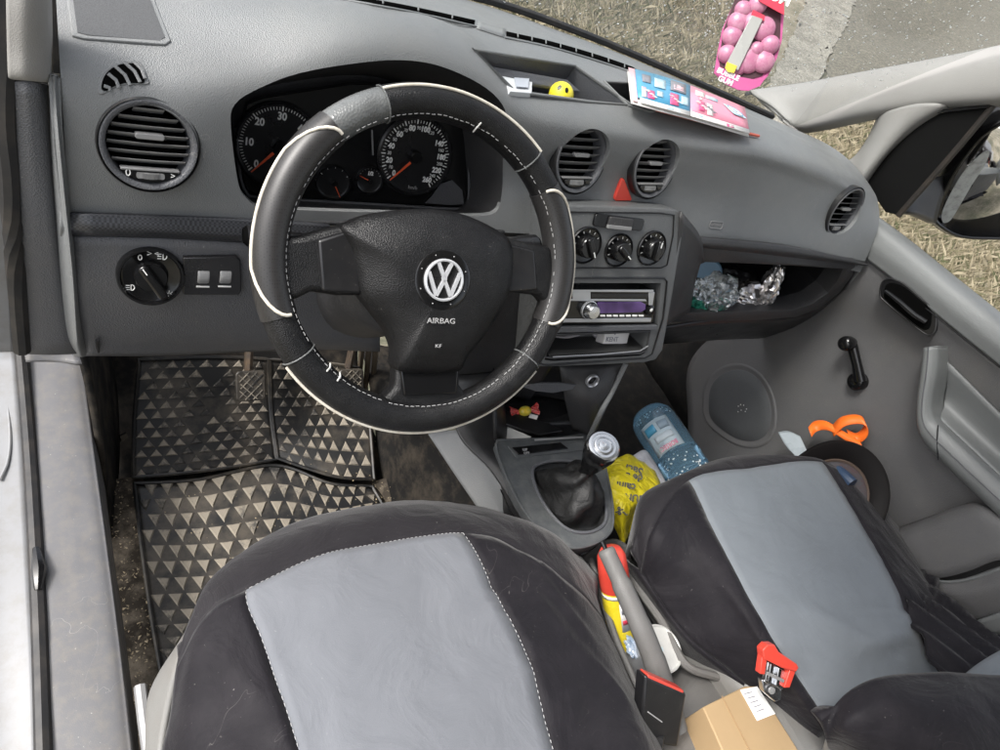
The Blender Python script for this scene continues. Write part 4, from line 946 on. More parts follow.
# ---------------------------------------------------------------- left sill, pillar
body=thing('door_opening','driver door opening with white painted body edge, black seal and scuffed grey sill trim','car body',(-.05,-.1,.1))
sheet('sill_trim',[zz([(24,352,.25),(34,351,.252),(58,350,.252),(76,352,.248),(84,357,.235),(91,364,.18)]),zz([(31,440,.235),(42,439,.238),(68,438,.238),(88,440,.234),(95,444,.22),(101,452,.14)]),zz([(37,540,.225),(50,539,.228),(80,538,.228),(102,540,.224),(108,544,.21),(113,550,.12)]),zz([(41,640,.215),(56,639,.218),(92,638,.218),(115,640,.214),(121,643,.20),(127,650,.11)]),zz([(45,770,.205),(62,769,.208),(105,768,.208),(129,770,.204),(136,773,.19),(143,778,.10)])],M['sill'],body,8,8,solid=.004,smooth=60,fn=lambda p:Vector((p.x,p.y,p.z+.0015*noise.noise(p*16))))
sheet('sill_trim_top',[[Y(24,352,.02),Y(50,350,.02),Y(78,352,.02)],[Y(26,362,.01),Y(52,362,.01),Y(82,364,.0)]],M['sill'],body,4,4,solid=.004)
def ribbon(name,px,z_or_y,w,mat,ax='z',flat=1):
    P=[(Z if ax=='z' else Y)(q[0],q[1],q[2]) for q in px]
    bm=bmesh.new(); tube(bm,spl(P,6),w,8,flat=flat,up=Vector((0,0,1))); return bmo(name,bm,mat,body)
ribbon('rubber_seal',[(2,-20,-.02),(4,60,-.03),(8,150,-.035),(14,250,-.04),(22,350,-.03)],0,.009,M['seal'],'y')
ribbon('rubber_seal',[(20,340,.262),(28,430,.24),(34,520,.23),(38,600,.222),(41,680,.215),(44,780,.21)],0,.009,M['seal'])
bm=bmesh.new(); tube(bm,[Z(36,548,.235),Z(39,570,.235),Z(38,590,.23)],[.004,.009,.004],8); bmo('seal_clip',bm,M['gloss'],body)
sheet('body_frame',[[Y(-60,-60,.0),Y(-20,-60,.0),Y(-2,-40,.0)],[Y(-60,120,-.02),Y(-15,120,-.02),Y(1,120,-.02)],[Y(-60,250,-.02),Y(-10,250,-.02),Y(8,255,-.02)],[Y(-60,350,-.02),Y(-10,352,-.02),Y(14,352,-.02)]],M['paint'],body,6,6,solid=.01)
sheet('body_sill',[zz([(-70,340,.24),(-20,345,.24),(15,348,.245)]),zz([(-70,440,.225),(-15,440,.225),(22,440,.23)]),zz([(-70,560,.215),(-10,560,.215),(29,560,.22)]),zz([(-70,680,.205),(-8,680,.205),(36,680,.212)]),zz([(-70,800,.20),(-6,800,.2),(39,800,.205)])],M['paint'],body,6,6,solid=.01)
bm=bmesh.new(); tube(bm,spl(zz([(5,380,.232),(10,430,.23),(8,460,.228),(0,480,.226)]),6),.002,6); bmo('body_crease',bm,M['paint'],body)
# A-pillar trims
sheet('pillar_trim',[[Y(6,-60,-.03),Y(30,-60,-.035),Y(44,-60,-.02),Y(50,-60,.0)],[Y(6,0,-.04),Y(28,0,-.045),Y(46,0,-.03),Y(52,0,.0)],[Y(7,50,-.04),Y(28,50,-.045),Y(48,50,-.03),Y(53,52,0)],[Y(8,76,-.04),Y(28,78,-.045),Y(50,80,-.03),Y(53,80,0)],[Y(10,80,-.03),Y(28,81,-.03),Y(50,82,-.02),Y(53,82,0)]],M['pillar'],body,6,6,solid=.005)
sheet('lower_pillar_trim',[[Y(9,82,-.035),Y(28,82,-.04),Y(44,84,-.03),Y(56,86,.0)],[Y(14,160,-.038),Y(34,160,-.043),Y(52,160,-.035),Y(66,160,.0)],[Y(18,250,-.04),Y(42,250,-.045),Y(60,250,-.04),Y(76,250,.0)],[Y(24,354,-.03),Y(50,355,-.035),Y(76,354,-.03),Y(86,354,.0)]],M['lower'],body,6,6,solid=.005)
sheet('dash_end_cap',[[Y(48,78,-.02),Y(54,76,-.035),Y(60,74,-.02)],[Y(50,130,-.035),Y(58,130,-.052),Y(66,130,-.03)],[Y(55,210,-.04),Y(66,210,-.058),Y(74,210,-.035)],[Y(60,280,-.04),Y(73,280,-.062),Y(80,280,-.04)],[Y(66,335,-.03),Y(77,340,-.055),Y(86,340,-.03)],[Y(74,356,-.01),Y(81,357,-.03),Y(88,356,-.01)]],M['dash'],dash,5,6,solid=.006)

sheet('side_wall',[[Vector((1.53,y,.72)) for y in (-.1,.1,.35,.62)],[Vector((1.53,y,.45)) for y in (-.1,.1,.35,.62)],[Vector((1.50,y,.02)) for y in (-.1,.1,.35,.62)]],M['carpetb'],fl,6,6,solid=.01)

# ================================================================= CENTRE CONSOLE
M['console']=plain('grey console plastic',(.065,.07,.073),.5,grain=.2,dirt=.45,dcol=(.20,.20,.19),dscale=14)
M['consoled']=plain('black console plastic',(.02,.02,.021),.4,grain=.2,dirt=.3,dcol=(.07,.065,.06),dscale=10)
M['tunnel']=plain('grey tunnel plastic',(.12,.117,.113),.55,grain=.35,gscale=700,dirt=.3,dcol=(.20,.18,.16),dscale=8)
con=thing('centre_console','grey centre console with storage bin and gear lever surround below the radio','console',(.7,-.2,.1))
# light grey left flank + black edge
sheet('left_flank',[zz([(428,434,.30),(445,431,.315),(458,430,.33)]),zz([(455,475,.29),(475,472,.31),(490,470,.33)]),zz([(480,512,.28),(500,510,.30),(514,505,.33)]),zz([(510,560,.27),(530,556,.29),(545,550,.33)])],M['dash'],con,6,6,solid=.006)
sheet('left_edge_strip',[[Y(455,375,-.02),Y(470,375,-.03),Y(500,372,-.04)],zz([(456,430,.335),(472,428,.345),(497,428,.345)]),zz([(490,470,.34),(500,466,.352),(512,462,.352)]),zz([(515,508,.34),(524,504,.353),(532,500,.353)]),zz([(552,556,.335),(560,552,.345),(566,548,.345)])],M['consoled'],con,6,6,solid=.006)
# bin: back wall/left/right sloping dark
sheet('bin_left_wall',[[Y(494,368,-.05),Y(500,385,-.04),Y(504,400,-.03)],zz([(496,440,.35),(506,444,.33),(512,440,.31)])],M['consoled'],con,5,5,solid=.005)
sheet('bin_back_wall',[[Y(480,362,-.02),Y(540,364,-.03),Y(600,366,-.06),Y(624,364,-.10)],[Y(496,398,.0),Y(545,400,-.02),Y(590,398,-.05),Y(610,392,-.09)],zz([(502,420,.33),(540,424,.33),(570,424,.33),(592,424,.34)])],M['consoled'],con,6,6,solid=.005)
sheet('bin_floor',[zz([(496,400,.325),(530,396,.325),(560,398,.325),(586,410,.325)]),zz([(500,432,.325),(530,430,.325),(556,428,.325),(580,428,.325)]),zz([(506,446,.325),(534,444,.325),(560,442,.325),(584,440,.325)])],M['black'],con,5,5,solid=.004)
sheet('right_flank',[[Y(560,366,-.10),Y(600,364,-.11),Y(626,362,-.12)],[Y(565,400,-.13),Y(590,400,-.15),Y(612,396,-.14)],zz([(572,430,.36),(584,434,.37),(592,440,.36)])],M['dashdark'],con,6,6,solid=.006)
bm=bmesh.new(); tube(bm,spl([Y(626,363,-.125),Y(612,392,-.14),Y(600,414,-.16),Z(588,440,.36)],6),.0045,8); bmo('flank_edge',bm,M['dash'],con)
bm=bmesh.new(); tube(bm,spl([Y(505,352,-.02),Y(502,380,-.03),Z(499,430,.35)],6),.004,8); bmo('bin_edge',bm,M['lower'],con)
# ashtray lid arc and lighter socket
SF=Frame(Y(598,378,-.135),Vector((-.1,-1,.25)))
pts=[(520,386),(535,391),(553,393),(572,389),(576,385),(560,383),(540,383)]
bm=bmesh.new(); prism(bm,[SF.px(*q,.002) for q in pts],SF.n*-.003,SF.n*.001); bmo('ashtray_lip',bm,M['lower'],con,bevel=.0008)
a,b=SF.ab(591.5,380); G=SF.at(a,b,.004)
bm=bmesh.new(); lathe(bm,G,[(.0085,-.006),(.0085,.001),(.0105,.0025),(.012,.001),(.012,-.004)],36); sk=bmo('lighter_socket',bm,M['silver'],con,smooth=40)
bm=bmesh.new(); lathe(bm,G,[(.0085,-.005),(.001,-.005)],24,cap=True); bmo('socket_inside',bm,M['black'],sk)
# console top with boot opening
z0=.36
top=[(496,444),(510,440),(560,438),(590,434),(600,446),(606,470),(612,500),(613,522),(609,534),(596,543),(578,548),(560,546),(545,538),(525,512),(508,480)]
boot=[(532,472),(540,464),(560,461),(580,464),(594,478),(604,500),(606,518),(600,528),(586,533),(568,530),(552,516),(538,494)]
PO=spl(zz([(x,y,z0) for x,y in top]),3,True); 
bm=bmesh.new(); prism(bm,PO,Vector((0,0,-.02)),Vector((0,0,0)))
ct=bmo('console_top',bm,M['console'],con,bevel=.003,seg=3); bake(ct)
PB=spl(zz([(x,y,z0) for x,y in boot]),3,True)
c=bmesh.new(); prism(c,PB,Vector((0,0,-.05)),Vector((0,0,.05))); cut(ct,[c])
bm=bmesh.new(); tube(bm,[p+Vector((0,0,.001)) for p in PB],.003,8,True); bmo('boot_ring',bm,M['lower'],ct)
bm=bmesh.new(); tube(bm,[p+Vector((0,0,.0)) for p in PO],.0022,8,True); bmo('edge_bead',bm,M['console'],ct)
# rounded rear body below top
c0=sum(PO,Vector())/len(PO)
rows=[[p-Vector((0,0,.012)) for p in PO],[c0+(p-c0)*.97-Vector((0,0,.035)) for p in PO],[c0+(p-c0)*.93-Vector((0,0,.12)) for p in PO],[c0+(p-c0)*.9-Vector((0,0,.26)) for p in PO]]
bm=bmesh.new(); grid(bm,rows,True); bmo('console_body',bm,M['consoled'],con,smooth=60)
bm=bmesh.new(); tube(bm,[p for p in rows[1]],.0016,6,True); bmo('body_seam',bm,M['gloss'],con)
# switch strip
SFc=Frame(Z(548,449,z0+.001),(0,-.1,1),(0,1,0))
def zpoly(px,z,h,name,mat,par,bevel=.0006,lab=None):
    bm=bmesh.new(); prism(bm,zz([(x,y,z) for x,y in px]),Vector((0,0,-.003)),Vector((0,0,h))); o=bmo(name,bm,mat,par,bevel=bevel)
    if lab: tag(o,lab)
    return o
zpoly([(508,447),(580,440),(590,450),(516,458)],z0,.002,'switch_frame',M['console'],con)
sw=zpoly([(512,448),(560,443),(568,449),(518,455)],z0+.002,.002,'switch_strip',M['gloss'],con)
G=Frame(Z(525,450,z0+.005),(0,0,1),(0,1,0)); 
join_meshes('switch_lettering',[textmesh('ESP',G,.005,None,None,None),textmesh('OFF',G,.005,None,None,None,0,-.007)],M['dimwhite'],sw)
bm=bmesh.new(); tube(bm,zz([(535,440,z0+.008),(583,437,z0+.008)]),.002,6); bmo('bin_lip',bm,M['slat'],con)
# ---------------------------------------------------------------- gear lever
gl=thing('gear_lever','black gear lever with silver ringed cap and creased leather boot','gear lever',tuple(Z(568,500,.36)))
PBs=[p+Vector((0,0,-.004)) for p in PB]; cb=sum(PBs,Vector())/len(PBs)
tip=Z(603,447,.50); axis=(tip-(cb+Vector((0,.0,-.06)))).normalized()
knobbase=tip-axis*.055
rows=[]
n=len(PBs); rn=random.Random(3)
for i,t in enumerate([0,.06,.16,.28,.40,.52,.64,.76,.88,1.0]):
    cc=cb.lerp(knobbase,max(0,(t-.05)/.95)**.75) if t>.05 else cb; row=[]
    for j,p in enumerate(PBs):
        r=(p-cb); a=2*PI*j/n
        s=(1-t)**1.6*.92+.16*min(1,t*3) if t>0 else 1
        fold=1+.24*math.sin(a*4+t*7)*math.sin(PI*t)+.10*noise.noise(Vector((math.cos(a)*2,math.sin(a)*2,t*5)))*math.sin(PI*t)*2
        zz_=-.012*math.sin(PI*min(1,t*3.2)) if t<.31 else 0
        row.append(cc+r*s*fold+Vector((0,0,zz_)))
    rows.append(row)
fr=[list(c) for c in zip(*[spl(list(c),4) for c in zip(*rows)])]
bm=bmesh.new(); grid(bm,fr,True); bmo('boot',bm,plain('creased boot leather',(.006,.006,.006),.55,grain=.4,gscale=500,wr=.25,wscale=26,dirt=.2,dcol=(.025,.023,.02),dscale=16),gl,smooth=70)
KF=Frame(tip,axis,(0,1,0))
bm=bmesh.new(); lathe(bm,KF,[(.013,-.085),(.0135,-.075),(.012,-.06),(.016,-.05),(.022,-.03),(.0265,-.012),(.0265,-.004),(.025,0),(.001,0)],40,cap=True); bmo('knob',bm,M['gloss'],gl,smooth=50)
KF2=Frame(tip+axis*.0,(axis+ (CAM-tip).normalized()*.45).normalized(),(0,1,0))
bm=bmesh.new(); lathe(bm,KF2,[(q*1.22,h) for q,h in [(.0215,-.006),(.0215,.002),(.0195,.005),(.0165,.0055),(.016,.0045),(.013,.0045),(.0125,.0065),(.0105,.007),(.010,.0055),(.007,.0055),(.0065,.0075),(.003,.008),(.0025,.006),(.001,.006)]],44,cap=True); bmo('knob_cap',bm,M['chrome'],gl,smooth=30)
# ---------------------------------------------------------------- tunnel console with handbrake
tun=thing('tunnel_trim','grey plastic tunnel trim with cup holders between the two seats','console',(.72,-.5,.1))
sheet('trim_shell',[zz([(566,560,.26),(590,548,.27),(618,540,.27),(640,556,.25)]),zz([(592,600,.27),(612,596,.20),(640,590,.20),(655,600,.28),(672,620,.25)]) [:4],zz([(600,640,.27),(622,640,.2),(660,630,.2),(690,650,.27)]),zz([(622,690,.28),(650,690,.24),(690,668,.26),(735,682,.28)]),zz([(640,720,.28),(670,712,.285),(705,690,.285),(745,700,.27)]),zz([(650,780,.28),(690,770,.29),(740,760,.29),(800,750,.26)])],M['tunnel'],tun,7,7,solid=.006)
# rim on passenger side
bm=bmesh.new(); tube(bm,spl(zz([(622,556,.285),(640,590,.30),(662,622,.30),(676,650,.30),(690,668,.30),(722,678,.295),(742,686,.28)]),7),.007,8); bmo('trim_rim',bm,M['tunnel'],tun)
bm=bmesh.new(); tube(bm,spl(zz([(590,560,.28),(603,600,.29),(616,640,.29),(630,672,.29),(640,700,.29)]),7),.006,8); bmo('trim_rim',bm,M['tunnel'],tun)
sheet('side_wall',[zz([(640,560,.24),(668,600,.25),(700,650,.25),(742,700,.24)]),zz([(628,545,.29),(650,572,.30),(695,622,.30),(745,682,.28),]),zz([(660,590,.30),(705,630,.28),(735,660,.27),(760,690,.26)])],M['tunnel'],tun,6,6,solid=.005)
bm=bmesh.new(); p=Z(665,655,.22)
# handbrake
hb=thing('handbrake','raised grey handbrake lever between the seats','handbrake',tuple(Z(660,680,.30)))
pts=[Z(607,552,.445),Z(622,585,.43),Z(640,625,.41),Z(654,660,.385),Z(664,690,.36),Z(676,730,.33)]
bm=bmesh.new(); tube(bm,spl(pts,6),[.0125]*6+[.0145]*6+[.0155]*6+[.0165]*6+[.0165]*7,14,flat=1.0); bmo('grip',bm,plain('worn grey grip',(.12,.117,.113),.5,grain=.4,gscale=800,dirt=.3,dcol=(.09,.085,.08),dscale=20),hb,smooth=60)
d=(pts[0]-pts[1]).normalized()
bm=bmesh.new(); lathe(bm,Frame(pts[0]-d*.004,d,(0,0,1)),[(.0125,-.002),(.0128,.004),(.011,.008),(.008,.009),(.001,.009)],24,cap=True); bmo('grip_end',bm,M['tunnel'],hb,smooth=60)
bm=bmesh.new(); tube(bm,[pts[0]+d*.003,pts[0]+d*.016],.0035,10); bmo('release_button',bm,M['gloss'],hb)
# ---------------------------------------------------------------- black buckle with red button (driver)
bk=thing('seat_belt_buckle','black seat belt buckle with red release button beside the driver seat','belt buckle',tuple(Z(665,740,.36)))
BF=Frame(Z(665,690,.41),Vector((-.1,-.75,.62)),(0,0,1))
B1=[BF.px(*q) for q in [(646,676),(687,694),(678,748),(640,742)]]
bm=bmesh.new(); prism(bm,B1,BF.n*-.022,BF.n*0); bmo('housing',bm,M['black'],bk,bevel=.004,seg=3)
upd=((B1[0]+B1[1])/2-(B1[2]+B1[3])/2).normalized()
T0=[B1[0],B1[1],B1[1]-BF.n*.020,B1[0]-BF.n*.020]; ct_=sum(T0,Vector())/4
bm=bmesh.new(); prism(bm,[ct_+(p-ct_)*.86 for p in T0],upd*-.006,upd*.0025); bmo('release_button',bm,M['red'],bk,bevel=.001)
ct_=(B1[0]+B1[1]+B1[2]+B1[3])/4
bm=bmesh.new(); tube(bm,[BF.px(648,712,.001),BF.px(662,722,.001)],.0008,6); bmo('scratch_mark',bm,M['dimwhite'],bk)
bm=bmesh.new(); tube(bm,[ct_-upd*.03-BF.n*.01,ct_-upd*.10-BF.n*.01],.008,8,flat=2); bmo('stalk',bm,M['consoled'],bk)
# red buckle with metal (passenger)
rb=thing('seat_belt_buckle','open red seat belt buckle with exposed metal latch by the passenger seat','belt buckle',tuple(Z(775,690,.38)))
RFm=Frame(Z(777,672,.43),Vector((-.25,-.7,.75)),(0,0,1))
def rpoly(px,c0,c1,name,mat,bev=.0012):
    bm=bmesh.new(); prism(bm,[RFm.px(*q,c1) for q in px],RFm.n*(c0-c1),RFm.n*0); return bmo(name,bm,mat,rb,bevel=bev)
rpoly([(763,650),(768,645),(775,645),(779,652),(797,664),(799,668),(796,672),(782,668),(764,659)],-.008,.006,'red_frame',M['red'])
rpoly([(763,652),(768,656),(765,675),(760,674)],-.008,.003,'red_frame',M['red'])
rpoly([(790,670),(796,671),(790,688),(784,688)],-.008,.003,'red_frame',M['red'])
rpoly([(768,662),(786,672),(783,690),(765,683)],-.012,-.004,'latch_plate',M['chrome'])
rpoly([(771,664),(774,666),(771,683),(768,682)],-.004,.001,'latch_spring',M['chrome'],.0005)
rpoly([(779,668),(782,670),(779,687),(776,686)],-.004,.001,'latch_spring',M['chrome'],.0005)
rpoly([(768,672),(785,680),(784,683),(767,675)],-.002,.002,'latch_bar',M['slat'],.0005)
rpoly([(762,680),(769,681),(782,690),(781,700),(775,702),(764,692)],-.016,-.006,'lower_plate',M['chrome'])
a=RFm.px(771,690,-.004); bm=bmesh.new(); lathe(bm,Frame(a,RFm.n),[(.005,0),(.005,.003),(.001,.0035)],16,cap=True); bmo('rivet',bm,M['slat'],rb)
# ================================================================= PASSENGER DOOR
dr=thing('passenger_door','grey moulded passenger door with window crank, pull handle and round speaker','car door',(1.45,-.2,.2))
DX=1.43
def dx(l,x=DX): return [X(q[0],q[1],(q[2] if len(q)>2 else x)) for q in l]
# main card: rows belt -> bottom, columns front->rear
card=[
 dx([(852,262,1.43),(868,262,1.425),(905,290,1.425),(950,328,1.425),(1000,368,1.425),(1060,415,1.425)]),
 dx([(815,296,1.44),(852,286,1.435),(890,306,1.435),(930,335,1.44),(985,385,1.44),(1050,440,1.44)]),
 dx([(735,322,1.47),(800,322,1.465),(850,335,1.465),(905,370,1.465),(965,430,1.465),(1040,500,1.465)]),
 dx([(690,362,1.48),(745,376,1.475),(800,395,1.475),(860,425,1.475),(930,490,1.475),(1020,570,1.475)]),
 dx([(688,420,1.48),(745,440,1.475),(790,475,1.475),(840,500,1.475),(900,560,1.475),(1000,640,1.475)]),
 dx([(690,480,1.46),(735,500,1.46),(785,530,1.46),(830,560,1.46),(900,620,1.46),(1000,700,1.46)]),
]
o=sheet('door_card',card,M['door'],dr,8,8,solid=.01)
_g=net(card,8,8); _b=bmesh.new(); grid(_b,_g); _b.normal_update(); CB=BVHTree.FromBMesh(_b); _b.free()
def hitC(px,py):
    r=ray(px,py).normalized(); l,n,i,d=CB.ray_cast(CAM,r); return l,(-n if n.dot(r)>0 else n)
# upper rail between belt line and crease
rail=[dx([(862,205,1.50),(905,236,1.50),(950,272,1.50),(1000,312,1.50),(1060,360,1.50)]),
      dx([(868,214,1.435),(905,243,1.435),(950,280,1.435),(1000,320,1.435),(1060,368,1.435)]),
      dx([(868,238,1.415),(905,266,1.415),(950,303,1.415),(1000,344,1.415),(1060,392,1.415)]),
      dx([(865,258,1.42),(905,289,1.42),(950,326,1.42),(1000,366,1.42),(1060,413,1.42)])]
rl=sheet('door_rail',rail,M['doorlight'],dr,8,8,solid=.008)
bm=bmesh.new(); tube(bm,spl(dx([(868,261),(905,291),(950,328),(1000,368)],1.419),6),.0012,6); bmo('rail_seam',bm,M['black'],dr)
# front edge panel (grey filler between dash end and door)
sheet('door_front_edge',[dx([(866,214,1.43),(868,240,1.42),(868,262,1.425)]),dx([(866,214,1.44),(852,262,1.435),(845,290,1.435)]),],M['doorlight'],dr,4,4,solid=.004)
# door handle recess
hp=[(881,288),(884,281),(892,279),(905,284),(922,298),(935,309),(937,316),(936,330),(930,335),(920,330),(900,314),(885,301),(881,296)]
HF=Frame(X(908,306,1.418),Vector((-1,-.12,.10)),(0,0,1))
P=spl([HF.px(*q) for q in hp],3,True); c=sum(P,Vector())/len(P)
bm=bmesh.new(); prism(bm,P,HF.n*-.01,HF.n*.004); hr=bmo('door_handle',bm,M['gloss'],dr,bevel=.002); 
bm=bmesh.new(); prism(bm,[c+(p-c)*.84 for p in P],HF.n*.003,HF.n*.005); bmo('recess',bm,M['void'],hr)
bm=bmesh.new(); tube(bm,[HF.px(886,291,.010),HF.px(900,302,.014),HF.px(915,315,.014),HF.px(926,322,.009)],[.006,.0075,.008,.008],10,flat=.7); bmo('pull_lever',bm,M['gloss'],hr)
bm=bmesh.new(); tube(bm,[p+HF.n*.004 for p in P],.0016,6,True); bmo('handle_rim',bm,M['black'],hr)
# window crank
l,n=hitC(859,380)
CF2=Frame(l,n,(0,0,1))
bm=bmesh.new(); a,b=CF2.ab(860,381); lathe(bm,CF2.at(a,b),[(.020,0),(.019,.018),(.015,.022),(.001,.023)],28,cap=True); wk=bmo('window_crank',bm,M['gloss'],dr,smooth=50)
bm=bmesh.new(); tube(bm,[CF2.px(860,381,.02),CF2.px(857,365,.026),CF2.px(852,345,.03)],[.014,.011,.012],12,flat=.7,up=CF2.n); bmo('crank_arm',bm,M['gloss'],wk,smooth=60)
a,b=CF2.ab(851,343,.03); bm=bmesh.new(); lathe(bm,CF2.at(a,b,.03),[(.012,-.004),(.0155,.006),(.0165,.018),(.014,.026),(.008,.029),(.001,.0295)],28,cap=True); bmo('crank_knob',bm,M['gloss'],wk,smooth=60)
# speaker
l,n=hitC(742,404); print('card n',l,n)
SPF=Frame(l,n,(0,0,1))
_sp=[(706,405),(709,385),(722,371),(742,367),(760,377),(771,396),(774,418),(769,436),(756,444),(738,442),(721,432),(709,420)]
def ringC(k,off):
    cx,cy=742,405; out=[]
    for x,y in _sp:
        l_,n_=hitC(cx+(x-cx)*k,cy+(y-cy)*k); out.append(l_+n_*off)
    return spl(out,4,True)
bm=bmesh.new(); grid(bm,[ringC(1.10,.001),ringC(1.07,.003),ringC(1.03,.0035),ringC(.98,.001),ringC(.92,.001)],True); sp=bmo('door_speaker',bm,M['door'],dr,smooth=60); tag(sp,'round speaker grille low in the front of the door')
bm=bmesh.new(); grid(bm,[ringC(.92,.001),ringC(.90,.003),ringC(.6,.005),ringC(.3,.006),ringC(.03,.006)],True); bmo('grille_mesh',bm,M['mesh'],sp,smooth=60)
bm=bmesh.new()
for _ in range(7): crumb_p=SPF.px(743+random.uniform(-5,5),408+random.uniform(-4,4),.0095); lathe(bm,Frame(crumb_p,SPF.n),[(.0016,0),(.0005,.0008)],6,cap=True)
bmo('lint_speck',bm,M['white'],sp)
# vertical pull handle continuing as armrest edge
gp=[(922,348),(918,375),(915,405),(916,430),(924,446),(945,468),(975,497),(1010,530),(1060,575)]
gi=[(938,346),(937,370),(932,398),(932,412),(938,424),(960,445),(990,473),(1020,500),(1070,545)]
A=[X(x,y,1.40) for x,y in gp]; B=[X(x,y,1.40) for x,y in gi]
rows=[[p+Vector((.06,0,0)) for p in A],[p+Vector((.012,0,0)) for p in A],[p.lerp(q,.25)-Vector((.008,0,0)) for p,q in zip(A,B)],[p.lerp(q,.6)-Vector((.012,0,0)) for p,q in zip(A,B)],[p.lerp(q,.92)-Vector((.004,0,0)) for p,q in zip(A,B)],[q+Vector((.01,0,0)) for q in B],[q+Vector((.055,0,-.004)) for q in B]]
o=sheet('pull_handle',rows,M['doorlight'],dr,6,5,solid=.004)
bm=bmesh.new(); top=[r[0] for r in net(rows,6,5)]; 
c=sum(top,Vector())/len(top); vs=[bm.verts.new(p) for p in top]; bm.faces.new(vs); bmo('handle_top_cap',bm,M['doorlight'],dr,solid=.002)
bm=bmesh.new(); tube(bm,[p.lerp(q,.62)-Vector((.0125,0,0)) for p,q in list(zip(spl(A,4),spl(B,4)))],.0011,6); bmo('handle_seam',bm,M['lower'],dr)
bm=bmesh.new(); tube(bm,[X(938,425,1.389),X(937,440,1.388),X(938,460,1.39)],.0012,6); bmo('handle_joint',bm,M['black'],dr)
# armrest trough
sheet('armrest_trough',[dx([(945,360,1.44),(985,400,1.44),(1040,455,1.44)]),dx([(940,395,1.46),(975,430,1.46),(1040,490,1.46)]),dx([(936,415,1.425),(965,442,1.42),(1040,512,1.42)])],M['doorlight'],dr,6,6,solid=.004)
# lower pocket
lowp=[dx([(890,530,1.47),(925,518,1.47),(960,505,1.47),(985,505,1.47),(1050,545,1.47)]),
      dx([(892,538,1.40),(925,525,1.40),(962,511,1.40),(990,512,1.40),(1050,555,1.40)]),
      dx([(905,570,1.385),(935,578,1.385),(965,572,1.385),(1005,560,1.385),(1050,585,1.385)])]
sheet('door_pocket',lowp,M['door'],dr,6,6,solid=.006)
sheet('pocket_rim',[dx([(910,570,1.385),(935,580,1.38),(965,578,1.38),(1005,565,1.38),(1050,560,1.38)]),dx([(918,590,1.375),(945,596,1.37),(975,594,1.37),(1010,582,1.37),(1050,575,1.37)]),dx([(940,620,1.39),(965,622,1.385),(990,618,1.385),(1020,610,1.385),(1060,610,1.385)])],M['door'],dr,6,6,solid=.006)
bm=bmesh.new(); tube(bm,spl(dx([(908,571),(925,579),(950,582),(975,578),(1005,567)],1.378),6),.0028,8); bmo('pocket_bead',bm,M['doorlight'],dr)
sheet('lower_trim',[dx([(968,625,1.36),(1000,613,1.36),(1040,600,1.36)]),dx([(975,640,1.37),(1000,634,1.37),(1040,625,1.37)])],M['doorlight'],dr,4,4,solid=.006)
# ---------------------------------------------------------------- pillar, quarter window, mirror triangle
pl=thing('windscreen_pillar','light grey windscreen pillar trim around a small triangular quarter window','pillar trim',(1.46,.1,.85))
PX=1.45
outer_top=[(752,93),(800,87),(860,76),(930,63),(1000,49),(1060,36)]
low=[(775,104),(800,131),(840,124),(880,118)]
sheet('upper_trim',[[X(750,90,1.40),X(800,83,1.46),X(860,72,1.46),X(930,59,1.46),X(1000,45,1.46),X(1070,30,1.46)],
  [X(756,96,1.395),X(800,92,1.43),X(860,82,1.43),X(930,70,1.43),X(1000,58,1.43),X(1070,44,1.43)],
  [X(772,106,1.40),X(800,108,1.425),X(860,98,1.42),X(930,88,1.42),X(1000,80,1.42),X(1070,70,1.42)],
  [X(785,118,1.41),X(803,126,1.43),X(862,114,1.425),X(925,104,1.425),X(1000,98,1.425),X(1070,90,1.425)],
  [X(790,122,1.42),X(800,134,1.46),X(880,119,1.46),X(925,110,1.45),X(1000,107,1.45),X(1070,102,1.45)]],M['pillar'],pl,7,6,solid=.006)
sheet('lower_trim',[[X(877,117,1.46),X(885,112,1.43),X(915,104,1.42),X(945,104,1.43),(X(950,108,1.45))],
  [X(866,140,1.465),X(876,134,1.43),X(895,126,1.42),X(910,126,1.43),(X(915,130,1.45))],
  [X(852,158,1.465),X(862,156,1.43),X(876,152,1.42),X(886,152,1.43),(X(888,155,1.45))],
  [X(835,165,1.46),X(850,172,1.43),X(860,176,1.42),X(866,178,1.43),(X(868,182,1.45))],
  [X(832,166,1.46),X(845,176,1.43),X(854,184,1.42),X(860,188,1.43),(X(863,190,1.45))]],M['pillar'],pl,6,6,solid=.006)
sheet('front_corner',[[X(752,92,1.41),X(765,98,1.40),X(792,112,1.42)],[X(760,102,1.415),X(772,110,1.405),X(796,124,1.43)],[X(772,112,1.42),X(784,120,1.41),X(799,133,1.44)]],M['pillar'],pl,5,5,solid=.005)
mt=thing('mirror_corner_panel','black triangular corner panel inside the passenger window by the mirror','corner panel',tuple(X(880,180,1.45)))
P=[X(863,180,1.452),X(880,150,1.45),X(900,128,1.448),X(922,117,1.447),X(950,111,1.447),X(990,107,1.447),X(950,155,1.455),X(897,215,1.462),X(885,212,1.46)]
bm=bmesh.new(); prism(bm,P,Vector((0,0,0)),Vector((.02,0,0))); bmo('triangle_panel',bm,plain('matt black corner panel',(.006,.006,.006),.6,spec=.08),mt,bevel=.002)
bm=bmesh.new(); tube(bm,spl([X(993,106,1.447),X(950,157,1.452),X(898,216,1.46)],6),.006,8); bmo('window_channel',bm,plain('brown black seal',(.015,.012,.01),.6,dirt=.5,dcol=(.06,.042,.028),dscale=14),mt)
bm=bmesh.new(); tube(bm,spl([X(860,182,1.448),X(878,150,1.444),X(900,126,1.442),X(925,114,1.442),X(990,106,1.442)],5),.003,6); bmo('panel_seal',bm,M['black'],mt)
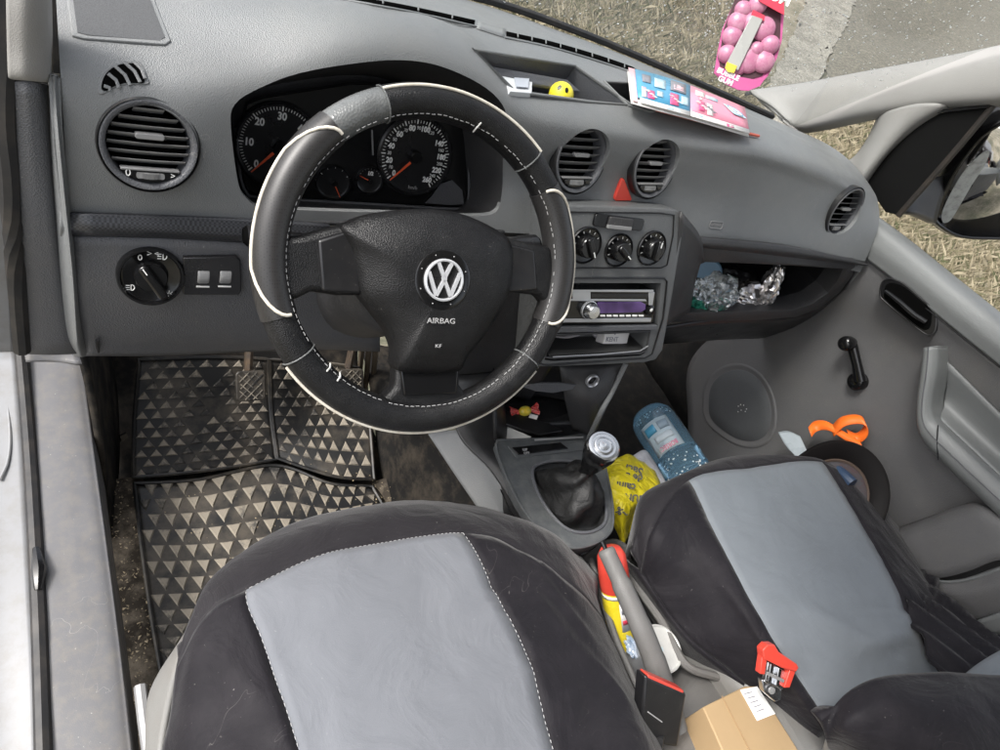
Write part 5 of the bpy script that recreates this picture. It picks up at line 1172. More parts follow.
# mirror
mr=thing('door_mirror','black passenger door mirror with dirty chrome rimmed glass','wing mirror',tuple(X(960,190,1.6)))
_rd=ray(975,175).normalized(); MF=Frame(X(975,175,1.62),(Vector((.30,-.80,-.42)).normalized()-_rd),(0,0,1))
mo=[(938,226),(934,214),(948,180),(968,150),(990,128),(1030,112),(1080,120),(1090,200),(1060,240),(1000,240),(960,238)]
P=spl([MF.px(*q) for q in mo],3,True); c=sum(P,Vector())/len(P)
bm=bmesh.new(); vs=grid(bm,[[c+(p-c)*1.0 for p in P],[c+(p-c)*1.07-MF.n*.012 for p in P],[c+(p-c)*1.08-MF.n*.05 for p in P],[c+(p-c)*.8-MF.n*.10 for p in P],[c+(p-c)*.3-MF.n*.12 for p in P]],True); bm.faces.new(vs[-1]); bmo('housing',bm,M['gloss'],mr,smooth=60)
m_,N_,L_,b_=new_mat('mirror glass'); b_.inputs['Metallic'].default_value=1; b_.inputs['Roughness'].default_value=.05; b_.inputs['Base Color'].default_value=(.75,.75,.74,1); M['mirror']=m_
bm=bmesh.new(); bm.faces.new([bm.verts.new(c+(p-c)*.94-MF.n*.004) for p in P]); bmo('mirror_glass',bm,M['mirror'],mr,solid=.002)
bm=bmesh.new(); tube(bm,[c+(p-c)*.97-MF.n*.001 for p in P],.004,8,True); bmo('glass_rim',bm,M['gloss'],mr)
# wet smear on the glass
P3=spl([MF.px(*q,-.002) for q in [(943,222),(942,212),(952,190),(966,168),(982,153),(989,152),(984,166),(972,184),(958,208),(950,220)]],4,True)
bm=bmesh.new(); prism(bm,P3,MF.n*0,MF.n*.0015); bmo('dirt_smear',bm,plain('wet smear',(.40,.42,.42),.15,dirt=.8,dcol=(.12,.12,.12),dscale=25),mr)
bm=bmesh.new(); pts=[X(905,212,1.47),X(915,200,1.50),X(935,178,1.58),X(950,185,1.62)]; 
sheet('mirror_arm',[[X(900,213,1.47),X(915,214,1.50),X(936,224,1.60)],[X(908,202,1.47),X(922,196,1.52),X(942,200,1.60)],[X(916,190,1.47),X(932,178,1.54),X(950,176,1.62)]],M['consoled'],mr,5,5,solid=.015)
# ================================================================= OUTSIDE + windscreen
m_,N_,L_,b_=new_mat('dry grass ground'); b_.inputs['Roughness'].default_value=.95; g_=N_.new('ShaderNodeNewGeometry')
n1=N_.new('ShaderNodeTexNoise'); n1.inputs['Scale'].default_value=.8; n1.inputs['Detail'].default_value=10; n1.inputs['Roughness'].default_value=.7; L_.new(g_.outputs['Position'],n1.inputs['Vector'])
n2=N_.new('ShaderNodeTexNoise'); n2.inputs['Scale'].default_value=14; n2.inputs['Detail'].default_value=10; n2.inputs['Roughness'].default_value=.8; n2.inputs['Distortion'].default_value=1.5; L_.new(g_.outputs['Position'],n2.inputs['Vector'])
mm=N_.new('ShaderNodeMath'); mm.operation='MULTIPLY_ADD'; L_.new(n2.outputs['Fac'],mm.inputs[0]); mm.inputs[1].default_value=.7; L_.new(n1.outputs['Fac'],mm.inputs[2])
r_=N_.new('ShaderNodeValToRGB'); e=r_.color_ramp.elements; e[0].position=.66; e[0].color=(.05,.048,.03,1); e[1].position=1.08 if False else 1.0; e[1].color=(.26,.235,.18,1); k=e.new(.76); k.color=(.085,.085,.055,1); k=e.new(.86); k.color=(.16,.14,.10,1)
L_.new(mm.outputs[0],r_.inputs[0]); L_.new(r_.outputs[0],b_.inputs['Base Color']); M['ground']=m_
GZ=-.42
def gh(x,y):
    d=math.hypot(x-.7,y); return GZ+max(0,d-7)*.16+(noise.noise(Vector((x*.5,y*.5,0)))*.10+noise.noise(Vector((x*2,y*2,3)))*.035)*min(1,max(0,(d-1.6)/2))
ax_=[-40,-25,-15,-9,-5,-3,-1.5,0]+[0.25*k for k in range(1,48)]+[13,15,18,22,28,36,50,70,100]
bm=bmesh.new(); grid(bm,[[Vector((x,y,gh(x,y))) for x in ax_] for y in ax_]); bm.normal_update(); GBV=BVHTree.FromBMesh(bm)
def hitG(px,py):
    l,n,i,d=GBV.ray_cast(CAM,ray(px,py).normalized()); return l
o=bmo('ground',bm,M['ground']); tag(o,kind='structure')
m_,N_,L_,b_=new_mat('gravel path'); b_.inputs['Roughness'].default_value=.9; g_=N_.new('ShaderNodeNewGeometry'); v_=N_.new('ShaderNodeTexVoronoi'); v_.inputs['Scale'].default_value=40; L_.new(g_.outputs['Position'],v_.inputs['Vector']); n_=N_.new('ShaderNodeTexNoise'); n_.inputs['Scale'].default_value=5; n_.inputs['Detail'].default_value=9; n_.inputs['Roughness'].default_value=.75; L_.new(g_.outputs['Position'],n_.inputs['Vector'])
mm=N_.new('ShaderNodeMix'); mm.data_type='FLOAT'; mm.inputs[0].default_value=.35; L_.new(n_.outputs['Fac'],mm.inputs[2]); L_.new(v_.outputs['Distance'],mm.inputs[3])
r_=N_.new('ShaderNodeValToRGB'); e=r_.color_ramp.elements; e[0].position=.32; e[0].color=(.08,.073,.06,1); e[1].position=.66; e[1].color=(.27,.255,.215,1); L_.new(mm.outputs[0],r_.inputs[0]); L_.new(r_.outputs[0],b_.inputs['Base Color']); M['gravel']=m_
def gpoly(name,px,z,mat,kind):
    # px: list of (left, right) pixel pairs; surveyed on the terrain
    rows=[]
    for (a,b) in px:
        A=hitG(*a); B=hitG(*b); rows.append([A.lerp(B,k/6) for k in range(7)])
    g=net(rows,3,14); w_=lambda p:Vector((p.x+noise.noise(p*3)*.05+noise.noise(p*14)*.05,p.y+noise.noise(p*3+Vector((9,0,0)))*.05+noise.noise(p*14+Vector((5,0,0)))*.05,0))
    g=[[w_(p) for p in r] for r in g]; g=[[Vector((p.x,p.y,gh(p.x,p.y)+z)) for p in r] for r in g]
    bm=bmesh.new(); grid(bm,g); bm.normal_update(); return tag(bmo(name,bm,mat,smooth=180),kind=kind)
gpoly('path',[((812,-12),(862,-12)),((800,15),(850,12)),((787,45),(838,40)),((770,80),(822,72)),((745,118),(795,118)),((700,160),(755,165))],.03,M['gravel'],'structure')
gpoly('road',[((855,-14),(1012,-14)),((850,12),(1030,12)),((838,40),(1040,40)),((824,72),(1050,75)),((800,110),(1060,110))],.02,plain('wet grey asphalt',(.075,.07,.055),.85,dirt=1,dcol=(.24,.215,.165),dscale=13,wr=.3,wscale=30),'structure')
# dry grass blades (countless)
bm=bmesh.new(); rg=random.Random(11)
def blade(p,h,w):
    a=rg.uniform(0,2*PI); d=Vector((math.cos(a),math.sin(a),0)); l=Vector((rg.uniform(-1,1),rg.uniform(-1,1),0))*h*rg.uniform(.4,1.6)
    v=[bm.verts.new(p-d*w),bm.verts.new(p+d*w),bm.verts.new(p+l*.5+Vector((0,0,h*.7))+d*w*.6),bm.verts.new(p+l+Vector((0,0,h)))]
    bm.faces.new(v[:3]); bm.faces.new((v[1],v[3],v[2]))
for _ in range(32000):
    r=rg.random()
    if r<.62: px,py=rg.uniform(800,1010),rg.uniform(100,330)
    else: px,py=rg.uniform(470,760),rg.uniform(-10,120)
    p=hitG(px,py)
    if p is None or (p-CAM).length>16 or p.x<1.75 and p.y<1.6: continue
    if px>770 and py<100 and rg.random()<.62: continue
    s=(p-CAM).length/6
    blade(p,rg.uniform(.03,.12)*(.6+s*.5),.0022*(.8+s))
me=bpy.data.meshes.new('grass'); bm.to_mesh(me); bm.free()
m_,N_,L_,b_=new_mat('straw grass'); b_.inputs['Roughness'].default_value=.8; g_=N_.new('ShaderNodeNewGeometry'); r_=N_.new('ShaderNodeValToRGB'); e=r_.color_ramp.elements; e[0].color=(.07,.08,.035,1); e[1].color=(.36,.315,.22,1); k=e.new(.4); k.color=(.19,.16,.10,1); L_.new(g_.outputs['Random Per Island'],r_.inputs[0]); L_.new(r_.outputs[0],b_.inputs['Base Color']); M['straw']=m_
tag(link('grass',me,M['straw']),'dry straw coloured grass on the ground outside the car','grass',kind='stuff')
# windscreen
ws=thing('windscreen','wet windscreen glass with rain drops above the dashboard','windscreen',(.72,.3,.88))
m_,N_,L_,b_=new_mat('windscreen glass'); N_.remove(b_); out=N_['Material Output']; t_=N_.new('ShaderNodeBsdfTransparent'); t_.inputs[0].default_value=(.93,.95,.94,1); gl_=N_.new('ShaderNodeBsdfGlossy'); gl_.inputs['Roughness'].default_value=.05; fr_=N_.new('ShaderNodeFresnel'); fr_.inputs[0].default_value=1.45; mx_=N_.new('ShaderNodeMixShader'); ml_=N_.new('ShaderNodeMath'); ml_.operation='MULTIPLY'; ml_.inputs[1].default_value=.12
df_=N_.new('ShaderNodeBsdfDiffuse'); df_.inputs[0].default_value=(.55,.55,.52,1); tr_=N_.new('ShaderNodeMixShader'); nz_=N_.new('ShaderNodeTexNoise'); nz_.inputs['Scale'].default_value=9; nz_.inputs['Detail'].default_value=8; mr_=N_.new('ShaderNodeMapRange'); mr_.inputs[3].default_value=.08; mr_.inputs[4].default_value=.30; L_.new(nz_.outputs['Fac'],mr_.inputs[0]); L_.new(mr_.outputs[0],tr_.inputs[0]); L_.new(t_.outputs[0],tr_.inputs[1]); L_.new(df_.outputs[0],tr_.inputs[2]); t_=tr_  # pale diffuse haze mixed in to imitate reflections veiling the view
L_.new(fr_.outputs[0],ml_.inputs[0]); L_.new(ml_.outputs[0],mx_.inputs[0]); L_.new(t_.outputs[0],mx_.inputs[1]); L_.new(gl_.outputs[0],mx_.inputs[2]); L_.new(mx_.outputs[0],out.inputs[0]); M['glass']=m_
base=[Vector((x,lerp_tab(T['b'][0],x)+.012-.03*abs(x-.72)**2,lerp_tab(T['b'][1],x)+.004)) for x in (0,.2,.4,.6,.8,1.0,1.2,1.41)]
topw=[Vector((x,-.27,1.46)) for x in (.05,.23,.41,.6,.79,1.0,1.22,1.435)]
midw=[a.lerp(b,.5)+Vector((0,.012,.012)) for a,b in zip(base,topw)]
bm=bmesh.new(); grid(bm,net([base,midw,topw],3,6)); bm.normal_update()
GB=BVHTree.FromBMesh(bm)
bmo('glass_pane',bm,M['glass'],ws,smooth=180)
bm=bmesh.new(); tube(bm,[p+Vector((0,-.004,.002)) for p in spl(base[:-1]+[base[-2].lerp(base[-1],.6)],5)],.006,6); bmo('lower_seal',bm,M['seal'],ws)
bm=bmesh.new(); tube(bm,spl([X(745,94,1.42),X(800,86,1.465),X(860,75,1.465),X(930,62,1.465),X(1000,48,1.465),X(1080,32,1.465)],5),.004,6); bmo('side_seal',bm,M['seal'],ws)
bm=bmesh.new(); 
for _ in range(900):
    px,py=rg.uniform(700,1010),rg.uniform(-5,90)
    if rg.random()<.35: px=rg.uniform(500,760)
    r=ray(px,py).normalized(); l,n,i,d=GB.ray_cast(CAM,r)
    if l is None: continue
    F=Frame(l,-n if n.dot(r)>0 else n,(0,0,1)); s=rg.choice([.0007,.0009,.0012,.0018])
    lathe(bm,F.at(0,0,-.0005),[(s,0),(s*.8,s*.5),(s*.2,s*.7)],7,cap=True)
m_,N_,L_,b_=new_mat('rain drop'); b_.inputs['Base Color'].default_value=(.9,.92,.92,1); b_.inputs['Roughness'].default_value=.03; b_.inputs['Transmission Weight'].default_value=.35; b_.inputs['IOR'].default_value=1.33; M['drop']=m_
o=bmo('rain_drops',bm,M['drop'],ws,smooth=60); tag(o,kind='stuff')
# ================================================================= LOOSE THINGS
def printed(name,base,draws): pass
# --- leaflet on dashboard
lf=thing('leaflet','folded shop leaflet with blue and pink pages lying in the tray on the dashboard top','leaflet',tuple(Z(690,100,.90)))
la=[(628,68),(660,76),(690,86),(718,97),(745,108)]; lb=[(632,101),(660,109),(690,117),(720,126),(750,135)]
lz=[.898,.902,.898,.893,.886]
rows=[[Z(x,y,z+.006) for (x,y),z in zip(la,lz)],[Z((x+u)/2,(y+v)/2,z+.012) for (x,y),(u,v),z in zip(la,lb,lz)],[Z(x,y,z+.008) for (x,y),z in zip(lb,lz)]]
LQ=Quad(rows,6,6)
WP=plain('glossy paper white',(.75,.73,.70),.35)
sheet('under_pages',[[p-Vector((0,0,.0025)) for p in r] for r in [[LQ(u/8,v/4) for u in range(9)] for v in range(5)]],WP,lf,1,1,solid=.0012)
def lpatch(u0,v0,u1,v1,mat,name,lift=.0008,n=6,sk=0):
    g=[[LQ(u0+(u1-u0)*i/n+sk*j/3,v0+(v1-v0)*j/3)+Vector((0,-.2,1))*lift for i in range(n+1)] for j in range(4)]
    bm=bmesh.new(); grid(bm,g); bm.normal_update(); return bmo(name,bm,mat,lf,smooth=180,solid=.0004)
PINK=plain('pink print',(.80,.28,.38),.35); BLUE=plain('blue print',(.07,.30,.48),.35); LBL=plain('pale blue print',(.45,.62,.70),.4); DPK=plain('magenta print',(.68,.10,.25),.35); PPK=plain('pale pink print',(.85,.52,.56),.35); GRY=plain('grey print',(.22,.22,.25),.4)
lpatch(0,0,.05,1.0,PPK,'pink_edge'); bp=lpatch(.05,.0,.50,.86,BLUE,'blue_page'); pp=lpatch(.50,.0,.995,.84,PINK,'pink_page')
for a in ((.07,.86,.50,1.0,WP),(.50,.84,.99,1.0,WP),(.10,.12,.17,.34,GRY),(.20,.14,.29,.40,LBL),(.33,.05,.46,.36,GRY),(.36,.12,.44,.30,PPK),(.09,.50,.13,.80,PPK),(.14,.55,.20,.80,DPK),(.33,.45,.40,.80,DPK),(.22,.5,.27,.66,LBL),(.42,.45,.48,.7,LBL),(.54,.10,.62,.26,WP),(.63,.14,.74,.24,LBL),(.57,.42,.62,.72,DPK),(.64,.40,.69,.78,WP),(.58,.30,.60,.36,WP),(.30,.90,.36,.97,LBL),(.80,.88,.86,.98,DPK),(.55,.88,.6,.95,LBL),(.39,.88,.43,.98,LBL)):
    lpatch(*a[:4],a[4],'printed_block',.0016,3)
p=LQ(.885,.34); n=(LQ(.9,.34)-LQ(.87,.34)).cross(LQ(.885,.30)-LQ(.885,.38)).normalized(); n=n if n.z>0 else -n
F=Frame(p+n*.002,n,(0,1,0))
bm=bmesh.new(); prism(bm,rrect(F,0,0,.034,.034,.004),F.n*0,F.n*.0005); bmo('badge_square',bm,LBL,lf)
bm=bmesh.new(); lathe(bm,F,[(.0155,.0005),(.0155,.001),(.001,.001)],28,cap=True); bmo('badge_disc',bm,WP,lf)
bm=bmesh.new(); lathe(bm,F,[(.0155,.001),(.0155,.0014),(.0138,.0014),(.0138,.001)],28); bmo('badge_ring',bm,BLUE,lf)
textmesh('L',F,.009,BLUE,'badge_lettering',lf,0,0,.0014)
def ltext(s,u,v,h,mat,rot=0):
    p=LQ(u,v); F=Frame(p+n*.0026,n,(0,1,0)); return textmesh(s,F,h,mat,'price_lettering',lf,0,0,.0003,rot=rot)
ltext('9.99',.595,.56,.012,WP,-PI/2.2); ltext('-25%',.665,.58,.010,GRY,-PI/2.2); ltext('8.99',.165,.67,.010,WP,-PI/2.2); ltext('7.49',.365,.62,.010,WP,-PI/2.2)
# --- air freshener card
af=thing('air_freshener','pink cardboard air freshener picturing bubble gum balls hanging in front of the windscreen','air freshener')
AF=Frame(CAM+ray(750,45)*.86,-(Vector(ray(750,45)).normalized())+Vector((.12,.1,.25)),UPV)
af.location=AF.o
ao=[(742,-14),(735,0),(722,30),(717,55),(714,73),(725,84),(738,90),(748,91),(760,85),(768,76),(777,58),(782,40),(784,15),(784,-14)]
def apx(l,c): return [AF.px(x,y,c) for x,y in l]
MAG=plain('magenta card',(.50,.10,.27),.35); GUM=plain('pink gum ball',(.46,.17,.28),.3,dirt=.4,dcol=(.70,.50,.55),dscale=40); DK=plain('dark card print',(.06,.02,.03),.4); REDC=plain('red card',(.62,.05,.09),.35)
bm=bmesh.new(); P=apx(ao,0); prism(bm,P,AF.n*-.002,AF.n*0); bmo('card',bm,MAG,af,bevel=.0004)
bm=bmesh.new(); prism(bm,apx([(740,-14),(724,28),(719,58),(720,68),(748,80),(762,76),(773,58),(780,38),(782,-14)],.0004),AF.n*0,AF.n*.0005); bmo('picture_field',bm,DK,af)
balls=[(741,10,10),(759,5,11),(735,23,12.5),(753,24,13),(766,29,14),(728,37,12),(748,60,16),(722,55,11),(766,62,13),(733,66,13),(774,45,11),(757,50,9)]
for k,(x,y,r) in enumerate(balls):
    a,b=AF.ab(x,y); rr_=r/FOC*.86*.84; a=AF.ab(750,48)[0]+(a-AF.ab(750,48)[0])*.82
    G=AF.at(a,b,.001+.00015*k); bm=bmesh.new(); lathe(bm,G,[(rr_,0),(rr_*.97,.0016),(rr_*.85,.0036),(rr_*.6,.0055),(rr_*.3,.0066),(.0003,.007)],26,cap=True); bmo('gum_ball',bm,GUM,af,smooth=80)
M['pouch']=plain('translucent pouch',(.38,.38,.37),.3,rvar=.1)
bm=bmesh.new(); prism(bm,apx([(752,15),(763,19),(738,71),(726,64)],.0095),AF.n*0,AF.n*.002); bmo('scent_pouch',bm,M['pouch'],af,bevel=.0008)
bm=bmesh.new(); prism(bm,apx([(727,62),(737,66),(734,73),(728,72),(725,68)],.012),AF.n*0,AF.n*.0006); bmo('pouch_label',bm,plain('yellow label',(.80,.60,.05),.4),af)
bm=bmesh.new(); prism(bm,apx([(753,10),(765,16),(764,21),(751,15)],.0105),AF.n*0,AF.n*.001); bmo('pouch_top',bm,REDC,af)
bm=bmesh.new(); prism(bm,apx([(752,-14),(784,-14),(784,15),(778,12),(760,2)],.009),AF.n*0,AF.n*.0008); bmo('red_corner',bm,REDC,af)
bm=bmesh.new(); prism(bm,apx([(714,70),(718,66),(740,77),(756,80),(768,74),(760,86),(748,91),(738,90),(725,84)],.0085),AF.n*0,AF.n*.0008); bmo('bottom_band',bm,MAG,af)
a,b=AF.ab(727,77.5); 
rt=math.atan2(AF.ab(740,83)[1]-AF.ab(716,73)[1],AF.ab(740,83)[0]-AF.ab(716,73)[0])
join_meshes('gum_lettering',[textmesh('BUBBLE',AF,.0065,None,None,None,a,b+.0015,.0096,rot=rt,bold=.0003),textmesh('GUM',AF,.0065,None,None,None,a-.003,b-.006,.0096,rot=rt,bold=.0003)],M['white'],af)
textmesh('GUM',AF,.013,M['white'],'gum_lettering',af,*AF.ab(774,-1),.0101,rot=rt,bold=.0006)
bm=bmesh.new(); prism(bm,apx([(740,-14),(784,-14),(790,-60),(765,-90),(745,-60)],0),AF.n*-.002,AF.n*0); bmo('card_top',bm,REDC,af)
bm=bmesh.new(); tube(bm,[AF.px(766,-88,0),AF.px(768,-200,0),AF.px(772,-420,.0)],.0008,5); bmo('hanging_string',bm,M['stitch'],af)
# --- items in the tray
def plate_on(px,z,h): return [Z(x,y,z) for x,y in px]
t=thing('carton','small white and grey printed carton lying in the dashboard tray','carton',tuple(Z(517,84,.865)))
bm=bmesh.new(); prism(bm,[Z(499,73,.896),Z(533,75,.892),Z(532,93,.892),Z(510,91,.894)],Vector((0,.004,-.03)),Vector((0,0,0))); bmo('box_body',bm,plain('white carton',(.62,.64,.66),.4),t,bevel=.001)
bm=bmesh.new(); prism(bm,[Z(514,78,.8965),Z(529,79,.8945),Z(528,88,.8945),Z(516,87,.8955)],Vector((0,0,0)),Vector((0,0,.0008))); bmo('grey_label',bm,plain('pale label',(.42,.45,.50),.4),t)
t=thing('ball','yellow ball with black dots sitting in the dashboard tray','ball',tuple(Z(562,92,.85)))
Bc=Z(561,95,.884); BF_=Frame(Bc,(CAM-Bc).normalized(),(0,0,1)); s=.017
bm=bmesh.new(); lathe(bm,BF_,[(s*math.cos(R(a)),s*math.sin(R(a))) for a in range(-80,90,10)],30,cap=True); bmo('ball_body',bm,plain('yellow rubber',(.80,.68,.04),.35),t,smooth=80)
for a,b in((-.35,.45),(.25,.5)):
    c=math.sqrt(1-a*a-b*b); G=Frame(BF_.p(a*s,b*s,c*s),(BF_.u*a+BF_.v*b+BF_.n*c)); bm=bmesh.new(); lathe(bm,G,[(s*.15,-.0005),(s*.13,.0006),(.0002,.0008)],14,sy=1.5,cap=True); bmo('black_dot',bm,M['black'],t)
o=bmesh.new(); tube(o,HP([(655,112),(690,121),(740,134),(757,138)],.004),.0025,6,flat=1); tag(bmo('red_pencil',o,plain('red pencil',(.55,.12,.08),.5)),'thin red pencil half under the leaflet on the dashboard','pencil')
# --- cigarette pack and papers in the cubby
def crumple(name,c,sx,sy,sz,mat,seed,par=None,Fm=None,n=18,amp=.5,sub_=0):
    """crumpled closed bag: noisy ellipsoid with facets"""
    Fm=Fm or Frame(c,(0,0,1),(0,1,0)); rows=[]; 
    for i in range(n+1):
        ph=-PI/2+PI*i/n; row=[]
        for j in range(2*n):
            th=2*PI*j/(2*n); d=Vector((math.cos(ph)*math.cos(th),math.cos(ph)*math.sin(th),math.sin(ph)))
            k=1+amp*(noise.noise(d*2.1+Vector((seed,0,0)))*.7+abs(noise.noise(d*4.5+Vector((0,seed,0))))*.9-.25)
            row.append(Fm.p(d.x*sx*k,d.y*sy*k,d.z*sz*k))
        rows.append(row)
    bm=bmesh.new(); grid(bm,rows,True); return bmo(name,bm,mat,par,smooth=25)
ciC=ST.px(618,338,-.02)
KFr=Frame(ciC,sn+Vector((.15,0,.2)),UPV)
ci=thing('cigarette_pack','white and grey cigarette pack marked KENT leaning in the cubby under the radio','cigarette pack',tuple(ciC))
pk=[(606,331),(630,331),(627,344),(603,344)]
bm=bmesh.new(); prism(bm,[KFr.px(*q) for q in pk],KFr.n*-.018,KFr.n*0); bmo('pack_body',bm,plain('white pack card',(.66,.64,.63),.35),ci,bevel=.001)
rk=math.atan2(KFr.ab(628,337)[1]-KFr.ab(605,337)[1],KFr.ab(628,337)[0]-KFr.ab(605,337)[0])
textmesh('KENT',KFr,.0085,GRY,'pack_lettering',ci,*KFr.ab(612,339.5),.0004,rot=rk)
bm=bmesh.new(); a,b=KFr.ab(615,334); lathe(bm,KFr.at(a,b,.0002),[(.0018,0),(.0005,.0004)],8,cap=True); bmo('pack_crest',bm,GRY,ci)
ci=thing('carton','small opened grey carton behind the cigarette pack in the cubby','carton',tuple(ST.px(595,335,-.03)))
G=Frame(ST.px(596,335,-.035),sn,UPV)
bm=bmesh.new(); prism(bm,[G.px(*q) for q in [(586,327),(592,326),(608,336),(602,345)]],G.n*-.02,G.n*0); bmo('box_body',bm,plain('grey pack card',(.48,.46,.48),.4),ci,bevel=.001)
bm=bmesh.new(); prism(bm,[G.px(*q,.0006) for q in [(588,328),(593,329),(594,334),(588,332)]],G.n*0,G.n*.0006); bmo('blue_label',bm,plain('violet label',(.16,.15,.28),.4),ci)
tag(sheet('receipt',[[ST.px(556,330,-.03),ST.px(570,333,-.02),ST.px(582,334,-.03)],[ST.px(554,337,-.02),ST.px(568,338,-.01),ST.px(579,336,-.025)]],plain('crumpled paper',(.35,.33,.34),.6,wr=.3),None,4,4,solid=.0006),'crumpled pale receipt at the left of the cubby','receipt')
# --- glovebox contents
FOIL=plain('crumpled silver foil',(.70,.67,.66),.22,metal=.9,rvar=.08,wr=.3,wscale=22)
CLEAR=plain('cloudy clear plastic',(.85,.9,.92),.06,trans=.92,wr=.15,wscale=30,rvar=.05); 
gx=X
def gpos(px,py,y): return Y(px,py,y)
def vf(c,n=(-.2,-1,.3)): return Frame(c,n,(0,0,1))
c=gpos(744,297,.0); tag(crumple('foil_bag',c,.062,.034,.03,FOIL,4.2,Fm=vf(c,(-.1,-1,.25)),amp=.45),'crumpled silver foil bag lying in the glovebox shelf','foil bag')
c=gpos(770,287,-.01); tag(crumple('foil_wrapper',c,.018,.05,.02,FOIL,9.1,Fm=vf(c,(.1,-1,.25)),amp=.4),'upright twisted silver foil strip at the right of the foil bag','foil wrapper')
c=gpos(715,292,-.02); tag(crumple('plastic_bag',c,.048,.036,.028,CLEAR,6.6,Fm=vf(c,(-.3,-1,.35)),amp=.4),'crumpled clear plastic bag at the left of the glovebox shelf','plastic bag')
c=gpos(704,281,.05); F=vf(c,(-.2,-1,.5)); bm=bmesh.new(); lathe(bm,F,[(.045,-.02),(.047,0),(.042,.004),(.001,.005)],36,cap=True); tag(bmo('bottle_cap',bm,plain('pale blue plastic lid',(.20,.36,.50),.3)),'round pale blue lid behind the clear bag in the glovebox','lid')
GRN=plain('green speckled wrapper',(.02,.22,.15),.25,metal=.3,dirt=1,dcol=(.01,.02,.02),dscale=90,wr=.6,wscale=60)
c=gpos(692,305,-.02); tag(crumple('green_wrapper',c,.026,.016,.018,GRN,2.2,Fm=vf(c),amp=.7),'shiny green wrapper at the left end of the glovebox shelf','wrapper')
c=gpos(717,306,-.03); tag(crumple('green_wrapper',c,.014,.013,.012,GRN,5.5,Fm=vf(c),amp=.7),'smaller shiny green wrapper below the clear plastic bag','wrapper')
c=gpos(735,276,.05); tag(crumple('black_pouch',c,.05,.022,.03,M['black'],3.3,Fm=vf(c),amp=.3),'black pouch behind the foil bag in the glovebox','pouch')
# --- candy & card in console bin
CW=Z(525,411,.345); cf=Frame(CW,(-.1,-.55,.8),(0,1,0))
cd_=thing('wrapped_candy','round candy in red and yellow twisted wrapper in the console bin','candy',tuple(CW))
RW=plain('red wrapper',(.60,.05,.05),.3,wr=.5,wscale=90,dirt=.5,dcol=(.8,.7,.6),dscale=90)
bm=bmesh.new(); lathe(bm,cf,[(.013*math.cos(R(a)),.009*math.sin(R(a))) for a in range(-80,90,16)],18,sy=.75,cap=True); bmo('candy_body',bm,plain('yellow wrapper',(.70,.50,.04),.3,dirt=1,dcol=(.1,.35,.12),dscale=60),cd_,smooth=60)
for s in(-1,1):
    bm=bmesh.new(); a=cf.p(s*.011,0,0); fan=[cf.p(s*.030,(k-2)*.006+(.002 if s<0 else 0),(.003 if k%2 else -.003)) for k in range(5)]
    va=bm.verts.new(a+cf.v*.003); vb=bm.verts.new(a-cf.v*.003); vf_=[bm.verts.new(q) for q in fan]
    bm.faces.new((va,vb,vf_[0]));
    for k in range(4): bm.faces.new((va,vf_[k],vf_[k+1]))
    bm.normal_update(); bmo('twisted_end',bm,RW,cd_,smooth=0,solid=.0006)
bm=bmesh.new(); prism(bm,[Z(x,y,.332) for x,y in [(500,424),(531,437),(528,441),(508,443)]],Vector((0,0,0)),Vector((0,0,.001))); tag(bmo('paper_card',bm,M['white']),'white paper card lying in the console bin','card')
bm=bmesh.new(); prism(bm,[Z(x,y,.338) for x,y in [(530,414),(538,416),(536,421),(528,419)]],Vector((0,0,0)),Vector((0,0,.001))); tag(bmo('paper_scrap',bm,M['white']),'tiny white paper scrap under the candy','paper')
bm=bmesh.new(); prism(bm,[Z(x,y,.335) for x,y in [(503,412),(548,425),(562,433),(538,437),(502,425)]],Vector((0,0,0)),Vector((0,0,.006))); tag(bmo('wallet',bm,M['black'],bevel=.002),'flat black wallet lying in the console bin below the candy','wallet')
# --- bottle
bo=thing('water_bottle','blue tinted ribbed plastic water bottle lying in the passenger footwell','bottle',tuple(Z(665,440,.05)))
b0=Z(700,492,.17); b1=Z(650,416,.15); ax=(b1-b0).normalized(); L0=(b1-b0).length
BFm=Frame(b0,ax,(0,0,1)); rad_=.056
m_,N_,L_,b_=new_mat('blue bottle plastic'); b_.inputs['Base Color'].default_value=(.32,.55,.72,1); b_.inputs['Roughness'].default_value=.06; b_.inputs['Transmission Weight'].default_value=.8; b_.inputs['IOR'].default_value=1.35; M['pet']=m_
prof=[(.001,0),(rad_*.8,.0),(rad_*.98,.012)]
for k in range(9):
    t=.02+k*(L0*.36/9); prof+=[(rad_,t),(rad_*.93,t+L0*.02)]
prof+=[(rad_,L0*.40),(rad_,L0*.88),(rad_*.95,L0*.95),(rad_*.8,L0*1.01),(rad_*.5,L0*1.05),(.001,L0*1.05)]
bm=bmesh.new(); lathe(bm,BFm,prof,40); bmo('bottle_body',bm,M['pet'],bo,smooth=60)
